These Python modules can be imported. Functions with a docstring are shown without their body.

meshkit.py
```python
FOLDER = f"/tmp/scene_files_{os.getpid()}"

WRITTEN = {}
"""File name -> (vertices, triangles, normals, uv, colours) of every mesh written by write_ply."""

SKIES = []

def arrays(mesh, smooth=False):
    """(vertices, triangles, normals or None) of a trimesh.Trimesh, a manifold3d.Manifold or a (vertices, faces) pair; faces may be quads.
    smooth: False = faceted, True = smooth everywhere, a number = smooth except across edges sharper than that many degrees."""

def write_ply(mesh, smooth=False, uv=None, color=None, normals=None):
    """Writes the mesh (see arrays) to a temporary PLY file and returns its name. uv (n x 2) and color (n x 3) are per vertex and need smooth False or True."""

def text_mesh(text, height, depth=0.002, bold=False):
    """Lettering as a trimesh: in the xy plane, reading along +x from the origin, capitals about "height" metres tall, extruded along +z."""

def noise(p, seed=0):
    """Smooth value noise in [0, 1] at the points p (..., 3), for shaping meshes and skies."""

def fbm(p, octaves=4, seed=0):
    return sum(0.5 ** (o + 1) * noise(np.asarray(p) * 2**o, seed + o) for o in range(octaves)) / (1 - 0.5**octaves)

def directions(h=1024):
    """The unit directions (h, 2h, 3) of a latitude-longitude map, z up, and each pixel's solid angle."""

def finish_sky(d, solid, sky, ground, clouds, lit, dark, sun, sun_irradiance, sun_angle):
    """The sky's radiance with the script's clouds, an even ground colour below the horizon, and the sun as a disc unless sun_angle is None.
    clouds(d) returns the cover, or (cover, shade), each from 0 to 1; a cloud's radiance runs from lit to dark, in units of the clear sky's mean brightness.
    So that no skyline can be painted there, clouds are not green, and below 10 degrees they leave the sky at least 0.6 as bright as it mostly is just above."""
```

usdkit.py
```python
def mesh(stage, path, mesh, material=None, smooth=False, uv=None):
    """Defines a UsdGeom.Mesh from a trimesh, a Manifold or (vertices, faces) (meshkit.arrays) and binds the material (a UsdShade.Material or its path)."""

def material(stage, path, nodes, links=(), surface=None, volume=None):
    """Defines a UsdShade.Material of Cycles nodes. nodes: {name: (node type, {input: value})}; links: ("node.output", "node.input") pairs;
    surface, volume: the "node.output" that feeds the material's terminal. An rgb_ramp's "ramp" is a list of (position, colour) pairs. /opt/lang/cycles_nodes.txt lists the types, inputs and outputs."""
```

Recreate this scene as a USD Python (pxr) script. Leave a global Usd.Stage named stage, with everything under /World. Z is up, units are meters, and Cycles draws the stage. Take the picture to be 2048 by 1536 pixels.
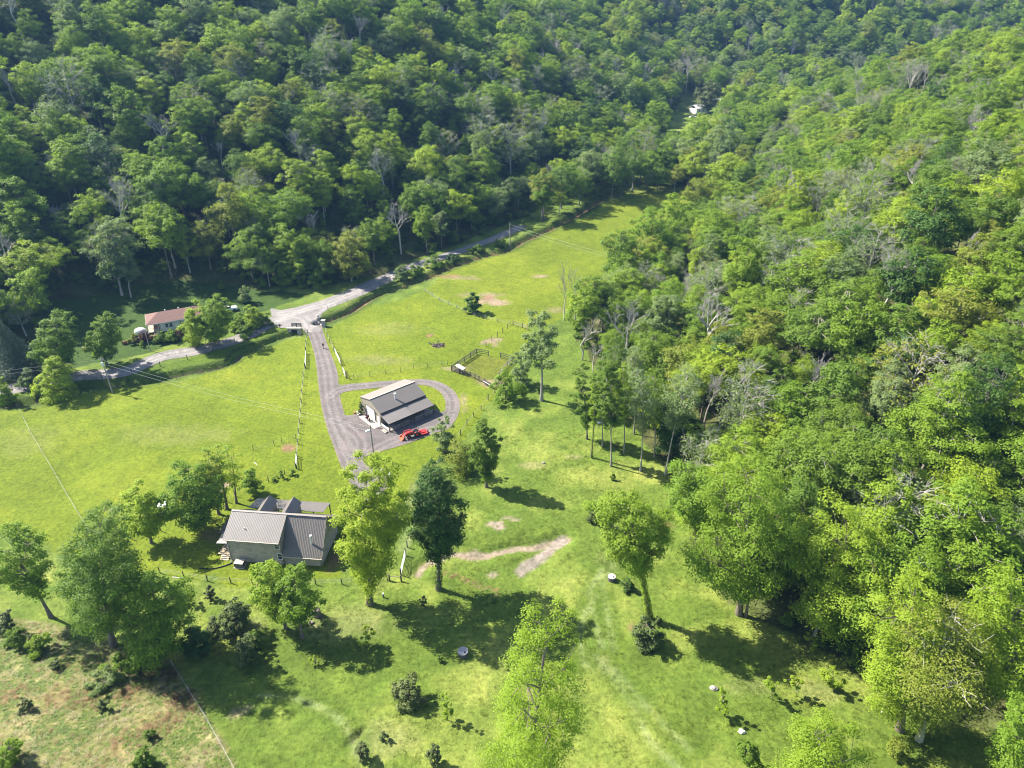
import math, numpy as np, trimesh, usdkit, meshkit
from pxr import Usd, UsdGeom, UsdLux, UsdShade, Gf, Sdf, Vt
from shapely.geometry import Polygon, LineString, Point, MultiPolygon
from shapely.ops import unary_union
import shapely
from scipy import ndimage
from scipy.spatial import Delaunay, cKDTree

# ------------------------------------------------------------------ camera, sky, sun
stage = Usd.Stage.CreateInMemory()
UsdGeom.SetStageUpAxis(stage, 'Z')
UsdGeom.SetStageMetersPerUnit(stage, 1.0)
UsdGeom.Xform.Define(stage, '/World')
stage.SetDefaultPrim(stage.GetPrimAtPath('/World'))
UsdGeom.Scope.Define(stage, '/World/Looks')
PITCH, FPX, CAM_H = math.radians(30), 1400.0, 86.0
cam = UsdGeom.Camera.Define(stage, '/World/camera')
cam.CreateHorizontalApertureAttr(36.0)
cam.CreateVerticalApertureAttr(27.0)
cam.CreateFocalLengthAttr(36.0 * FPX / 2048)
cam.CreateClippingRangeAttr(Gf.Vec2f(1, 5000))
cam.CreateExposureAttr(1.86)
cam.AddTranslateOp().Set(Gf.Vec3d(0, 0, CAM_H))
cam.AddRotateXOp().Set(60.0)
SUN_EL, SUN_SHADOW = math.radians(44), math.radians(-23)          # height of the sun; heading of the shadows from +x
SUN = np.array([-math.cos(SUN_EL) * math.cos(SUN_SHADOW), -math.cos(SUN_EL) * math.sin(SUN_SHADOW), math.sin(SUN_EL)])
sky_mat = usdkit.material(stage, '/World/Looks/sky', {
    't': ('sky_texture', {'sky_type': 'single_scattering', 'sun_disc': False, 'sun_elevation': SUN_EL, 'sun_rotation': math.atan2(SUN[0], SUN[1])}),
    'b': ('background_shader', {'strength': 0.09})}, [('t.color', 'b.color')], surface='b.background')
dome = UsdLux.DomeLight.Define(stage, '/World/sky')
UsdShade.MaterialBindingAPI.Apply(dome.GetPrim()).Bind(sky_mat)
dome.GetPrim().SetCustomDataByKey('kind', 'structure')
sun = UsdLux.DistantLight.Define(stage, '/World/sun')
sun.CreateIntensityAttr(1.25)
sun.CreateAngleAttr(0.53)
sun.CreateNormalizeAttr(True)
sun.CreateColorAttr(Gf.Vec3f(1.0, 0.95, 0.84))
_r = Gf.Rotation(Gf.Vec3d(0, 0, 1), Gf.Vec3d(*map(float, SUN)))
sun.AddOrientOp().Set(Gf.Quatf(_r.GetQuat()))

# ------------------------------------------------------------------ helpers
COUNT = {}
def unique(parent, name):
    k = parent + '/' + name
    n = COUNT.get(k, -1) + 1
    COUNT[k] = n
    return k if n == 0 else '%s_%03d' % (k, n)

def tag(p, label=None, cat=None, group=None, kind=None):
    p = p.GetPrim() if hasattr(p, 'GetPrim') else p
    for k, v in (('label', label), ('category', cat), ('group', group), ('kind', kind)):
        if v:
            p.SetCustomDataByKey(k, v)
    return p

def thing(name, label=None, cat=None, loc=(0, 0, 0), rz=0.0, group=None, kind=None, scale=None):
    x = UsdGeom.Xform.Define(stage, unique('/World', name))
    x.AddTranslateOp().Set(Gf.Vec3d(*map(float, loc)))
    if rz:
        x.AddRotateZOp().Set(math.degrees(float(rz)))
    if scale is not None:
        x.AddScaleOp().Set(Gf.Vec3f(*map(float, scale)))
    return tag(x, label, cat, group, kind)

def part(parent, name, mesh, mat, smooth=False, label=None, kind=None):
    path = unique(str(parent.GetPath()) if parent is not None else '/World', name)
    m = usdkit.mesh(stage, path, mesh, MAT[mat] if isinstance(mat, str) else mat, smooth)
    return tag(m, label, kind=kind)

class MB:
    """collects pieces into one mesh"""
    def __init__(s): s.v, s.f, s.n = [], [], 0
    def add(s, v, f):
        v = np.asarray(v, float); f = np.asarray(f, int)
        if f.shape[1] == 4: f = np.vstack([f[:, [0, 1, 2]], f[:, [0, 2, 3]]])
        s.v.append(v); s.f.append(f + s.n); s.n += len(v); return s
    def tm(s, m): return s.add(m.vertices, m.faces)
    def box(s, c, size, rz=0.0, T=None):
        m = trimesh.creation.box(size)
        if rz: m.apply_transform(trimesh.transformations.rotation_matrix(rz, [0, 0, 1]))
        m.apply_translation(c)
        if T is not None: m.apply_transform(T)
        return s.tm(m)
    def bar(s, a, b, w, h=None):
        """a rectangular bar from a to b"""
        a, b = np.asarray(a, float), np.asarray(b, float); h = h or w
        d = b - a; L = np.linalg.norm(d); d /= L
        u = np.cross(d, [0, 0, 1.0]); u = np.array([1.0, 0, 0]) if np.linalg.norm(u) < 1e-6 else u / np.linalg.norm(u)
        n = np.cross(u, d)
        m = trimesh.creation.box([w, h, L])
        M = np.eye(4); M[:3, 0], M[:3, 1], M[:3, 2], M[:3, 3] = u, n, d, (a + b) / 2
        m.apply_transform(M)
        if np.linalg.det(M[:3, :3]) < 0: m.invert()
        return s.tm(m)
    def tube(s, p, r, sides=6, cap=False):
        v, f = tube(p, r, sides); 
        if cap:
            n = len(v); k = sides
            v = np.vstack([v, [p[0]], [p[-1]]]); i = np.arange(k); j = (i + 1) % k
            f = np.vstack([f, np.stack([j, i, np.full(k, n)], 1), np.stack([n - k + i, n - k + j, np.full(k, n + 1)], 1)])
        return s.add(v, f)
    def cyl(s, a, b, r, sides=12): return s.tube(np.array([a, b], float), [r, r], sides, True)
    def poly(s, pts, thick):
        """a flat slab: polygon pts (3-D, planar, in order) thickened downwards along its normal"""
        p = np.asarray(pts, float); n = np.cross(p[1] - p[0], p[2] - p[0]); n /= np.linalg.norm(n)
        k = len(p); v = np.vstack([p, p - n * thick]); f = []
        for i in range(1, k - 1): f += [[0, i, i + 1], [k, k + i + 1, k + i]]
        for i in range(k):
            j = (i + 1) % k; f += [[i, k + i, k + j], [i, k + j, j]]
        return s.add(v, f)
    def get(s): return np.vstack(s.v), np.vstack(s.f)

def tube(p, r, sides=5):
    p = np.asarray(p, float); r = np.broadcast_to(np.asarray(r, float), (len(p),))
    t = np.gradient(p, axis=0); t /= np.linalg.norm(t, axis=1, keepdims=True) + 1e-12
    a = np.cross(t, np.where(np.abs(t[:, 2:]) < 0.9, [0, 0, 1.0], [1.0, 0, 0])); a /= np.linalg.norm(a, axis=1, keepdims=True) + 1e-12
    b, ang = np.cross(t, a), np.arange(sides) * 2 * np.pi / sides
    v = p[:, None] + r[:, None, None] * (np.cos(ang)[None, :, None] * a[:, None] + np.sin(ang)[None, :, None] * b[:, None])
    i, j = np.meshgrid(np.arange(len(p) - 1), np.arange(sides), indexing='ij')
    q = np.stack([i * sides + j, i * sides + (j + 1) % sides, (i + 1) * sides + (j + 1) % sides, (i + 1) * sides + j], -1).reshape(-1, 4)
    return v.reshape(-1, 3), np.vstack([q[:, [0, 1, 2]], q[:, [0, 2, 3]]])

_F = np.array([0, math.cos(PITCH), -math.sin(PITCH)]); _U = np.array([0, math.sin(PITCH), math.cos(PITCH)]); _E = np.array([0, 0, CAM_H])
def flat(u, v, z=0.0):
    d = FPX * _F + (u - 1024) * np.array([1.0, 0, 0]) - (v - 768) * _U
    return _E + d * ((z - CAM_H) / d[2])
def project(p):
    q = np.asarray(p, float) - _E; z = q @ _F
    return np.stack([1024 + FPX * q[..., 0] / z, 768 - FPX * (q @ _U) / z], -1), z

# ------------------------------------------------------------------ the lie of the land
G0, GX, GY = 2.0, np.arange(-520, 701, 2.0), np.arange(-140, 1101, 2.0)
XX, YY = np.meshgrid(GX, GY, indexing='ij')
floor_px_left = [(-330, 795), (-120, 742), (0, 705), (140, 668), (270, 612), (480, 580), (640, 572), (760, 545), (1000, 455), (1100, 415), (1200, 380), (1290, 322), (1335, 262)]
left_line = [flat(*p)[:2] for p in floor_px_left]
VALLEY = Polygon([(-600, 60)] + [(-260, 130)] + [tuple(p) for p in left_line] + [(118, 520), (150, 560), (200, 545), (300, 560), (480, 590), (800, 600), (800, 560), (480, 540), (300, 500), (190, 470), (140, 425), (126, 380), (116, 335)] +
                 [tuple(flat(*p)[:2]) for p in [(1432, 418), (1372, 470), (1298, 524), (1212, 596), (1150, 668)]] + [(22, 160), (26, 130), (34, 112), (33, 92), (36, 80), (48, 68), (60, 58), (75, 40), (90, 0), (100, -200), (-600, -200)])
def inside(poly, x, y):
    return shapely.contains_xy(poly, x, y)
_in = inside(VALLEY, XX, YY)
RIGHT = Polygon([(26, -200), (30, 130), (30, 165), (60, 240), (90, 300), (118, 380), (140, 450), (300, 530), (480, 565), (800, 580), (800, -200)])
_right = inside(RIGHT, XX, YY)
def rise(mask, s, c):
    d = ndimage.distance_transform_edt(mask) * G0
    d0 = np.maximum(d - 1.0, 0); d0 = d0 * d0 / (d0 + 10)
    return np.where(mask, c * np.tanh(s * d0 / c), 0), d
_n1 = meshkit.fbm(np.stack([XX / 110, YY / 110, XX * 0 + 3.3], -1).reshape(-1, 3), 3, 7).reshape(XX.shape) - 0.5
_n2 = meshkit.fbm(np.stack([XX / 30, YY / 30, XX * 0 + 9.1], -1).reshape(-1, 3), 3, 11).reshape(XX.shape) - 0.5
zl, dl = rise(~_in & ~_right, 0.54, 190)
zr, dr = rise(~_in & _right, 0.56, 88)
ZZ = zl * (1 + 0.55 * _n1) + zr * (1 + 0.3 * _n1)
ZZ += np.minimum(dl + dr, 40) / 40 * 5 * _n2
ZZ += 0.05 * np.maximum(0, YY - 250) * np.clip((YY - 250) / 60, 0, 1)            # the valley floor climbs gently up the creek
ZZ = ndimage.gaussian_filter(ZZ, 2.0)
near = np.clip((88 - YY) / 45, 0, 1.6)
ZZ += 6.5 * near ** 2 * (0.8 + 0.5 * _n1) * np.clip((150 - np.abs(XX)) / 80, 0, 1)
_n3 = meshkit.fbm(np.stack([XX / 22, YY / 22, XX * 0 + 1.7], -1).reshape(-1, 3), 3, 5).reshape(XX.shape) - 0.5
calm = np.ones_like(XX)
for cx, cy, r in ((-38, 92, 16), (-24, 130, 18), (-100, 178, 18), (-56, 170, 14), (-48, 130, 14)):
    calm *= 1 - np.exp(-(((XX - cx) ** 2 + (YY - cy) ** 2) / r ** 2) ** 2)
ZZ += 2.2 * _n3 * calm * np.where(_in, 1, 1.2)
def bil(x, y):
    i = np.clip((np.asarray(x, float) - GX[0]) / G0, 0, len(GX) - 1.001); j = np.clip((np.asarray(y, float) - GY[0]) / G0, 0, len(GY) - 1.001)
    a, b = i.astype(int), j.astype(int); u, v = i - a, j - b
    return ZZ[a, b] * (1 - u) * (1 - v) + ZZ[a + 1, b] * u * (1 - v) + ZZ[a, b + 1] * (1 - u) * v + ZZ[a + 1, b + 1] * u * v
def at0(u, v):
    """where the sight line through a pixel of the photograph meets the land"""
    d = FPX * _F + (u - 1024) * np.array([1.0, 0, 0]) - (v - 768) * _U; d /= np.linalg.norm(d)
    t = np.linspace(40, 1000, 1921); p = _E + t[:, None] * d
    below = p[:, 2] < bil(p[:, 0], p[:, 1])
    k = int(np.argmax(below)) if below.any() else len(t) - 1
    lo, hi = t[max(k - 1, 0)], t[k]
    for _ in range(12):
        m = (lo + hi) / 2; q = _E + m * d
        lo, hi = (lo, m) if q[2] < bil(q[0], q[1]) else (m, hi)
    q = _E + hi * d
    return q
def line_px(pts): return np.array([at0(*p)[:2] for p in pts])
def smooth_line(p, step=1.0):
    """a Catmull-Rom curve through 2-D points"""
    p = np.asarray(p, float); q = np.vstack([2 * p[0] - p[1], p, 2 * p[-1] - p[-2]]); out = []
    for i in range(1, len(q) - 2):
        n = max(2, int(np.linalg.norm(q[i + 1] - q[i]) / step)); t = np.linspace(0, 1, n, endpoint=False)[:, None]
        a, b, c, d = q[i - 1:i + 3]
        out.append(0.5 * (2 * b + (c - a) * t + (2 * a - 5 * b + 4 * c - d) * t * t + (3 * b - a - 3 * c + d) * t ** 3))
    return np.vstack(out + [p[-1:]])

# creek and wash: shallow channels cut in the land
CREEK_L = smooth_line(line_px([(-40, 812), (20, 806), (75, 800), (150, 776), (235, 766), (275, 765), (320, 757), (365, 745), (420, 735), (462, 722), (478, 705), (505, 693), (540, 680), (575, 668), (604, 664)]))
CREEK_R = smooth_line(line_px([(636, 645), (650, 640), (672, 632), (700, 620), (722, 606), (745, 592), (790, 575), (850, 555), (905, 530), (960, 512), (1010, 500), (1050, 478), (1130, 440), (1190, 405), (1240, 382)]))
WASH = smooth_line(line_px([(838, 1145), (848, 1128), (868, 1116), (905, 1106), (935, 1109), (965, 1110), (1000, 1101), (1035, 1094), (1075, 1089), (1105, 1080), (1135, 1074)]), 0.7)
WASH2 = smooth_line(line_px([(1122, 1076), (1108, 1090), (1088, 1108), (1066, 1124), (1042, 1142)]), 0.7)
GULLY = smooth_line(line_px([(700, 1485), (712, 1472), (722, 1460)]), 0.5)
def near_line(line, x, y):
    d, k = cKDTree(line).query(np.stack([np.ravel(x), np.ravel(y)], -1)); return d.reshape(np.shape(x))
def cut(x, y):
    x, y = np.asarray(x, float), np.asarray(y, float); z = np.zeros(x.shape)
    for line, w, dep in ((CREEK_L, 1.5, 1.6), (CREEK_R, 1.6, 1.6), (WASH, 1.5, 0.6), (WASH2, 2.3, 0.3), (GULLY, 0.5, 0.6)):
        d = near_line(line, x, y); z -= dep * np.exp(-(d / w) ** 4)
    return z
def land(x, y): return bil(x, y) + cut(x, y)
def at(u, v):
    q = at0(u, v); q[2] = float(land(q[0], q[1])); return q
# ------------------------------------------------------------------ materials
MAT = {}
def surf(name, col, rough=0.8, spec=0.3, var=0.15, scale=2.0, col2=None, bump=0.0, bscale=20.0, metal=0.0, detail=5):
    """a principled surface whose colour wanders between two tones"""
    c = np.array(col, float); c2 = np.array(col2, float) if col2 is not None else c * (1 - 2 * var)
    c1 = c if col2 is not None else np.minimum(c * (1 + var), 0.95)
    n = {'g': ('texture_coordinate', {}), 'n': ('noise_texture', {'scale': scale, 'detail': detail, 'roughness': 0.65}),
         'r': ('rgb_ramp', {'ramp': [(0.3, c2), (0.7, c1)]}), 'p': ('principled_bsdf', {'roughness': rough, 'specular_ior_level': spec, 'metallic': metal})}
    l = [('g.object', 'n.vector'), ('n.fac', 'r.fac'), ('r.color', 'p.base_color')]
    if bump:
        n['bn'] = ('noise_texture', {'scale': bscale, 'detail': 4}); n['b'] = ('bump', {'strength': bump, 'distance': 0.05})
        l += [('g.object', 'bn.vector'), ('bn.fac', 'b.height'), ('b.normal', 'p.normal')]
    MAT[name] = usdkit.material(stage, '/World/Looks/' + name, n, l, surface='p.BSDF')
def leafy(name, a, b, trans=0.48, spec=0.25):
    """leaves: each tree between two tones, each leaf a little lighter or darker, light shining through"""
    n = {'o': ('object_info', {}), 'm': ('mix_color', {'a': a, 'b': b}), 'i': ('geometry', {}),
         'mr': ('map_range', {'from_min': 0, 'from_max': 1, 'to_min': 0.72, 'to_max': 1.28}), 'h': ('hsv', {'saturation': 1.0}),
         'p': ('principled_bsdf', {'roughness': 0.55, 'specular_ior_level': spec}), 't': ('translucent_bsdf', {}), 'x': ('mix_closure', {'fac': trans}),
         'tc': ('mix_color', {'blend_type': 'multiply', 'fac': 1.0, 'b': (1.15, 1.25, 0.6), 'use_clamp_result': False})}
    l = [('o.random', 'm.fac'), ('m.result', 'h.color'), ('i.random_per_island', 'mr.value'), ('mr.result', 'h.value'), ('h.color', 'p.base_color'),
         ('h.color', 'tc.a'), ('tc.result', 't.color'), ('p.BSDF', 'x.closure1'), ('t.BSDF', 'x.closure2')]
    MAT[name] = usdkit.material(stage, '/World/Looks/' + name, n, l, surface='x.closure')
leafy('leaf_spring', (0.355, 0.45, 0.032), (0.28, 0.4, 0.028))
leafy('leaf_fresh', (0.26, 0.37, 0.026), (0.19, 0.31, 0.024))
leafy('leaf_mid', (0.2, 0.3, 0.03), (0.15, 0.25, 0.028))
leafy('leaf_deep', (0.09, 0.175, 0.026), (0.068, 0.14, 0.022), 0.38)
leafy('leaf_pale', (0.28, 0.355, 0.125), (0.22, 0.3, 0.11))
leafy('leaf_olive', (0.31, 0.335, 0.045), (0.24, 0.295, 0.035))
leafy('needle', (0.105, 0.15, 0.034), (0.12, 0.15, 0.036), 0.15)
leafy('needle_blue', (0.128, 0.158, 0.093), (0.105, 0.143, 0.090), 0.12)
leafy('leaf_red', (0.180, 0.053, 0.060), (0.135, 0.045, 0.060))
leafy('grass_green', (0.145, 0.185, 0.016), (0.115, 0.16, 0.014), 0.35)
leafy('weed_green', (0.2, 0.29, 0.04), (0.155, 0.24, 0.035), 0.4)
leafy('grass_red', (0.33, 0.205, 0.11), (0.28, 0.18, 0.1), 0.4)
leafy('grass_straw', (0.42, 0.37, 0.22), (0.36, 0.32, 0.18), 0.4)
surf('bark', (0.15, 0.12, 0.09), var=0.3, scale=3)
surf('bark_grey', (0.27, 0.24, 0.20), var=0.2, scale=3)
surf('bark_pale', (0.36, 0.33, 0.27), var=0.2, scale=3)
surf('twig', (0.275, 0.25, 0.225), var=0.2, scale=2)
surf('gravel_road', (0.40, 0.37, 0.35), col2=(0.30, 0.275, 0.26), scale=0.8, bump=0.6, bscale=6)
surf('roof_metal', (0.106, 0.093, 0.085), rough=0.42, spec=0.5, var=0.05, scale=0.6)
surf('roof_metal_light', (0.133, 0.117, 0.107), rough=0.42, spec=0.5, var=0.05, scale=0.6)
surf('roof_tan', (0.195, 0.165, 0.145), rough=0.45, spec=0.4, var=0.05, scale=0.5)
surf('siding_tan', (0.230, 0.200, 0.157), var=0.06, scale=1)
surf('trim_tan', (0.33, 0.285, 0.235), var=0.05)
surf('white_paint', (0.510, 0.501, 0.484), rough=0.5, var=0.05)
surf('cream_paint', (0.528, 0.512, 0.416), rough=0.6, var=0.05)
surf('concrete', (0.336, 0.300, 0.248), var=0.12, scale=1.5, bump=0.2)
surf('stone', (0.30, 0.27, 0.23), var=0.35, scale=4, bump=0.6, bscale=8)
surf('shingle_red', (0.135, 0.070, 0.058), var=0.18, scale=2.5, bump=0.3)
surf('glass_dark', (0.012, 0.015, 0.018), rough=0.12, spec=0.6, var=0.0)
surf('black', (0.012, 0.012, 0.012), rough=0.6, var=0.1)
surf('wood_dark', (0.060, 0.050, 0.042), var=0.3, scale=3)
surf('fence_wood', (0.115, 0.098, 0.082), var=0.3, scale=3)
surf('wood_grey', (0.27, 0.235, 0.20), var=0.25, scale=3)
surf('wood_tan', (0.42, 0.33, 0.23), var=0.2, scale=3)
surf('wood_red', (0.30, 0.12, 0.07), var=0.2, scale=3)
surf('galvanised', (0.52, 0.53, 0.54), rough=0.35, spec=0.5, metal=0.4, var=0.06)
surf('wire', (0.28, 0.28, 0.26), rough=0.5, var=0.02)
surf('fence_wire', (0.22, 0.21, 0.19), rough=0.6, var=0.02)
surf('red_paint', (0.36, 0.022, 0.018), rough=0.35, spec=0.5, var=0.12, scale=2)
surf('tyre', (0.020, 0.019, 0.018), var=0.2)
surf('orange_light', (0.42, 0.10, 0.045), rough=0.4, var=0.05)
surf('skin', (0.45, 0.27, 0.19), var=0.03)
surf('cloth_dark', (0.02, 0.022, 0.028), var=0.1)
surf('cloth_tan', (0.19, 0.13, 0.085), var=0.1)
surf('hair', (0.02, 0.014, 0.01), var=0.1)
surf('drum_grey', (0.30, 0.275, 0.285), var=0.12, scale=3)
surf('drum_dark', (0.09, 0.08, 0.08), var=0.15)
surf('ash', (0.075, 0.055, 0.045), var=0.4, scale=4)
surf('rock_white', (0.62, 0.59, 0.54), var=0.12, scale=3)
surf('brick_far', (0.281, 0.242, 0.196), var=0.1)
MAT['brick'] = usdkit.material(stage, '/World/Looks/brick', {
    'c': ('texture_coordinate', {}), 'sx': ('separate_xyz', {}), 'add': ('math', {'math_type': 'add'}), 'cb': ('combine_xyz', {}),
    'b': ('brick_texture', {'color1': (0.29, 0.25, 0.20), 'color2': (0.20, 0.17, 0.13), 'mortar': (0.36, 0.33, 0.29), 'scale': 1.0, 'mortar_size': 0.012, 'brick_width': 0.30, 'row_height': 0.10}),
    'n': ('noise_texture', {'scale': 1.3, 'detail': 4}), 'r': ('rgb_ramp', {'ramp': [(0.3, (0.8, 0.8, 0.8)), (0.7, (1.15, 1.12, 1.05))]}),
    'm': ('mix_color', {'blend_type': 'multiply', 'fac': 1.0, 'use_clamp_result': False}), 'p': ('principled_bsdf', {'roughness': 0.85})},
    [('c.object', 'sx.vector'), ('sx.x', 'add.value1'), ('sx.y', 'add.value2'), ('add.value', 'cb.x'), ('sx.z', 'cb.y'), ('cb.vector', 'b.vector'),
     ('c.object', 'n.vector'), ('n.fac', 'r.fac'), ('b.color', 'm.a'), ('r.color', 'm.b'), ('m.result', 'p.base_color')], surface='p.BSDF')
# ground: colour per vertex (what grows or lies there), grain from noise
def ground_material(name, bump, fine):
    MAT[name] = usdkit.material(stage, '/World/Looks/' + name, {
        'a': ('attribute', {'attribute': 'gcol'}), 'g': ('geometry', {}),
        'n1': ('noise_texture', {'scale': 0.35, 'detail': 6, 'roughness': 0.6}), 'n2': ('noise_texture', {'scale': fine, 'detail': 7, 'roughness': 0.75}),
        'r1': ('rgb_ramp', {'ramp': [(0.25, (0.80, 0.84, 0.80)), (0.5, (1, 1, 1)), (0.75, (1.24, 1.14, 1.15))]}),
        'r2': ('rgb_ramp', {'ramp': [(0.3, (0.52, 0.58, 0.5)), (0.5, (1, 1, 1)), (0.7, (1.5, 1.4, 1.6))]}),
        'm1': ('mix_color', {'blend_type': 'multiply', 'fac': 1.0, 'use_clamp_result': False}), 'm2': ('mix_color', {'blend_type': 'multiply', 'fac': 1.0, 'use_clamp_result': False}),
        'b': ('bump', {'strength': bump, 'distance': 0.4}), 'p': ('principled_bsdf', {'roughness': 0.9, 'specular_ior_level': 0.15})},
        [('g.position', 'n1.vector'), ('g.position', 'n2.vector'), ('n1.fac', 'r1.fac'), ('n2.fac', 'r2.fac'), ('a.color', 'm1.a'), ('r1.color', 'm1.b'), ('m1.result', 'm2.a'), ('r2.color', 'm2.b'),
         ('m2.result', 'p.base_color'), ('n2.fac', 'b.height'), ('b.normal', 'p.normal')], surface='p.BSDF')
ground_material('ground', 0.8, 1.5)
ground_material('gravel', 0.35, 3.5)

# ------------------------------------------------------------------ zones of the ground (world outlines found from the photograph)
def zone(pts): return Polygon([tuple(at0(*p)[:2]) for p in pts]).buffer(0)
LAWN = zone([(-60, 815), (60, 815), (235, 775), (420, 748), (505, 705), (604, 672), (640, 660), (730, 612), (850, 585), (1020, 650), (1060, 665), (1010, 760), (985, 800), (925, 870), (840, 940), (800, 1000), (700, 1080), (680, 1160), (470, 1168), (320, 1150), (240, 1160), (60, 1080), (-80, 1060)])
LAWN2 = zone([(850, 582), (905, 540), (1010, 505), (1060, 480), (1200, 410), (1285, 385), (1420, 380), (1300, 470), (1230, 520), (1110, 640), (1050, 660)])
MEADOW = zone([(-200, 1240), (90, 1245), (330, 1330), (360, 1345), (420, 1440), (470, 1560), (480, 1700), (-300, 1700)])
VERGE = zone([(30, 775), (180, 748), (330, 720), (470, 680), (545, 648), (600, 640), (604, 664), (478, 705), (420, 735), (275, 765), (150, 776), (30, 806)])
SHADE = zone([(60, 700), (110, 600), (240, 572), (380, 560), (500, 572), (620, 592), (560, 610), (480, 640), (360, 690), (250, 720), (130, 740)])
FAR_MEADOW = zone([(1362, 192), (1408, 190), (1420, 212), (1402, 236), (1370, 222)])
PADDOCK = zone([(903, 742), (953, 708), (1024, 722), (985, 778)])
RED_W = np.array([at0(*p)[:2] for p in [(300, 1345), (335, 1350), (262, 1385), (380, 1395), (350, 1400), (175, 1400), (120, 1395), (330, 1320), (20, 1390), (240, 1490), (300, 1460), (330, 1440)]])
def blob(u, v, rx, ry, amp=1.0):
    p = at0(u, v)[:2]; return (p[0], p[1], rx, ry, amp)
TAN, RUST, PINK, DARK, STRAW = (0.40, 0.30, 0.20), (0.33, 0.185, 0.115), (0.47, 0.36, 0.29), (0.10, 0.075, 0.055), (0.36, 0.32, 0.16)
PATCHES = [(TAN, [blob(980, 600, 4.5, 3.0), blob(1000, 606, 3, 2.4), blob(985, 590, 5, 2, .8), blob(1078, 552, 2.6, 1.2), blob(985, 682, 2.8, 2.0, .9), blob(968, 686, 2, 1.3, .8), blob(992, 690, 1.4, .8), blob(1000, 679, 1, .7), blob(910, 737, 3.5, 1.0, .7),
                 blob(990, 768, 3.0, 1.5), blob(975, 764, 3, 1.2, .8), blob(930, 590, 3, 2, .5), blob(925, 555, 6, 1.4, .55), blob(420, 985, 2.6, 1.0), blob(440, 970, 2.4, .9), blob(405, 995, 1.6, .8), blob(1060, 930, 3, 1.5, .35), blob(1150, 915, 2, 1, .3), blob(925, 800, 1.1, 2.6, .5), blob(930, 820, .8, 1.6, .4), blob(1110, 620, 3, 2.5, .5)]),
           (RUST, [blob(580, 895, 1.6, 1.5, .9), blob(976, 596, 3, 2, .8), blob(858, 671, 1.4, .8), blob(877, 691, 1.7, 1.0), blob(850, 1128, 1.2, 1.0, .6), blob(520, 1050, 2, 2, .5), blob(425, 1068, 2.5, 2.0, .5), blob(1325, 1050, 2.0, 1.4, .9), blob(1265, 1255, .6, .8, .8), blob(1115, 1345, 1.5, 1.2, .5), blob(668, 1120, 1.6, 3, .7), blob(893, 552, 5, 1.2, .9)]),
           (PINK, [blob(998, 1055, 1.1, .8), blob(985, 1048, 1.2, .7, .9), blob(1015, 1035, 1.6, .4, .6), blob(1030, 1040, 1, .5, .7), blob(1000, 1046, .7, .6), blob(870, 1115, 1.6, 1.6, .9), blob(1060, 1095, 2.5, .8, .8), blob(1100, 1085, 2, 1.2), blob(940, 1108, 2, .9), blob(985, 1150, 1, .8, .8), blob(630, 1250, .8, .4, .4)]),
           (STRAW, [blob(475, 1425, 1.2, 1.2, .9), blob(490, 1420, 1.0, 1.1, .7), blob(1200, 1330, 2, 2, .25), blob(700, 1250, 8, 4, .3), blob(1500, 1370, 4, 2, .25), blob(1640, 1380, 3, 2, .3), blob(1215, 1120, 3, 3, .2), blob(480, 1260, 4, 2, .4), blob(760, 1480, 5, 3, .3), blob(60, 880, 8, 6, .15), blob(760, 720, 9, 3, .35), blob(780, 660, 12, 5, .2), blob(350, 870, 14, 5, .2), blob(820, 1000, 1.2, 8, .35), blob(1560, 1150, 4, 3, .2)])]
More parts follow.
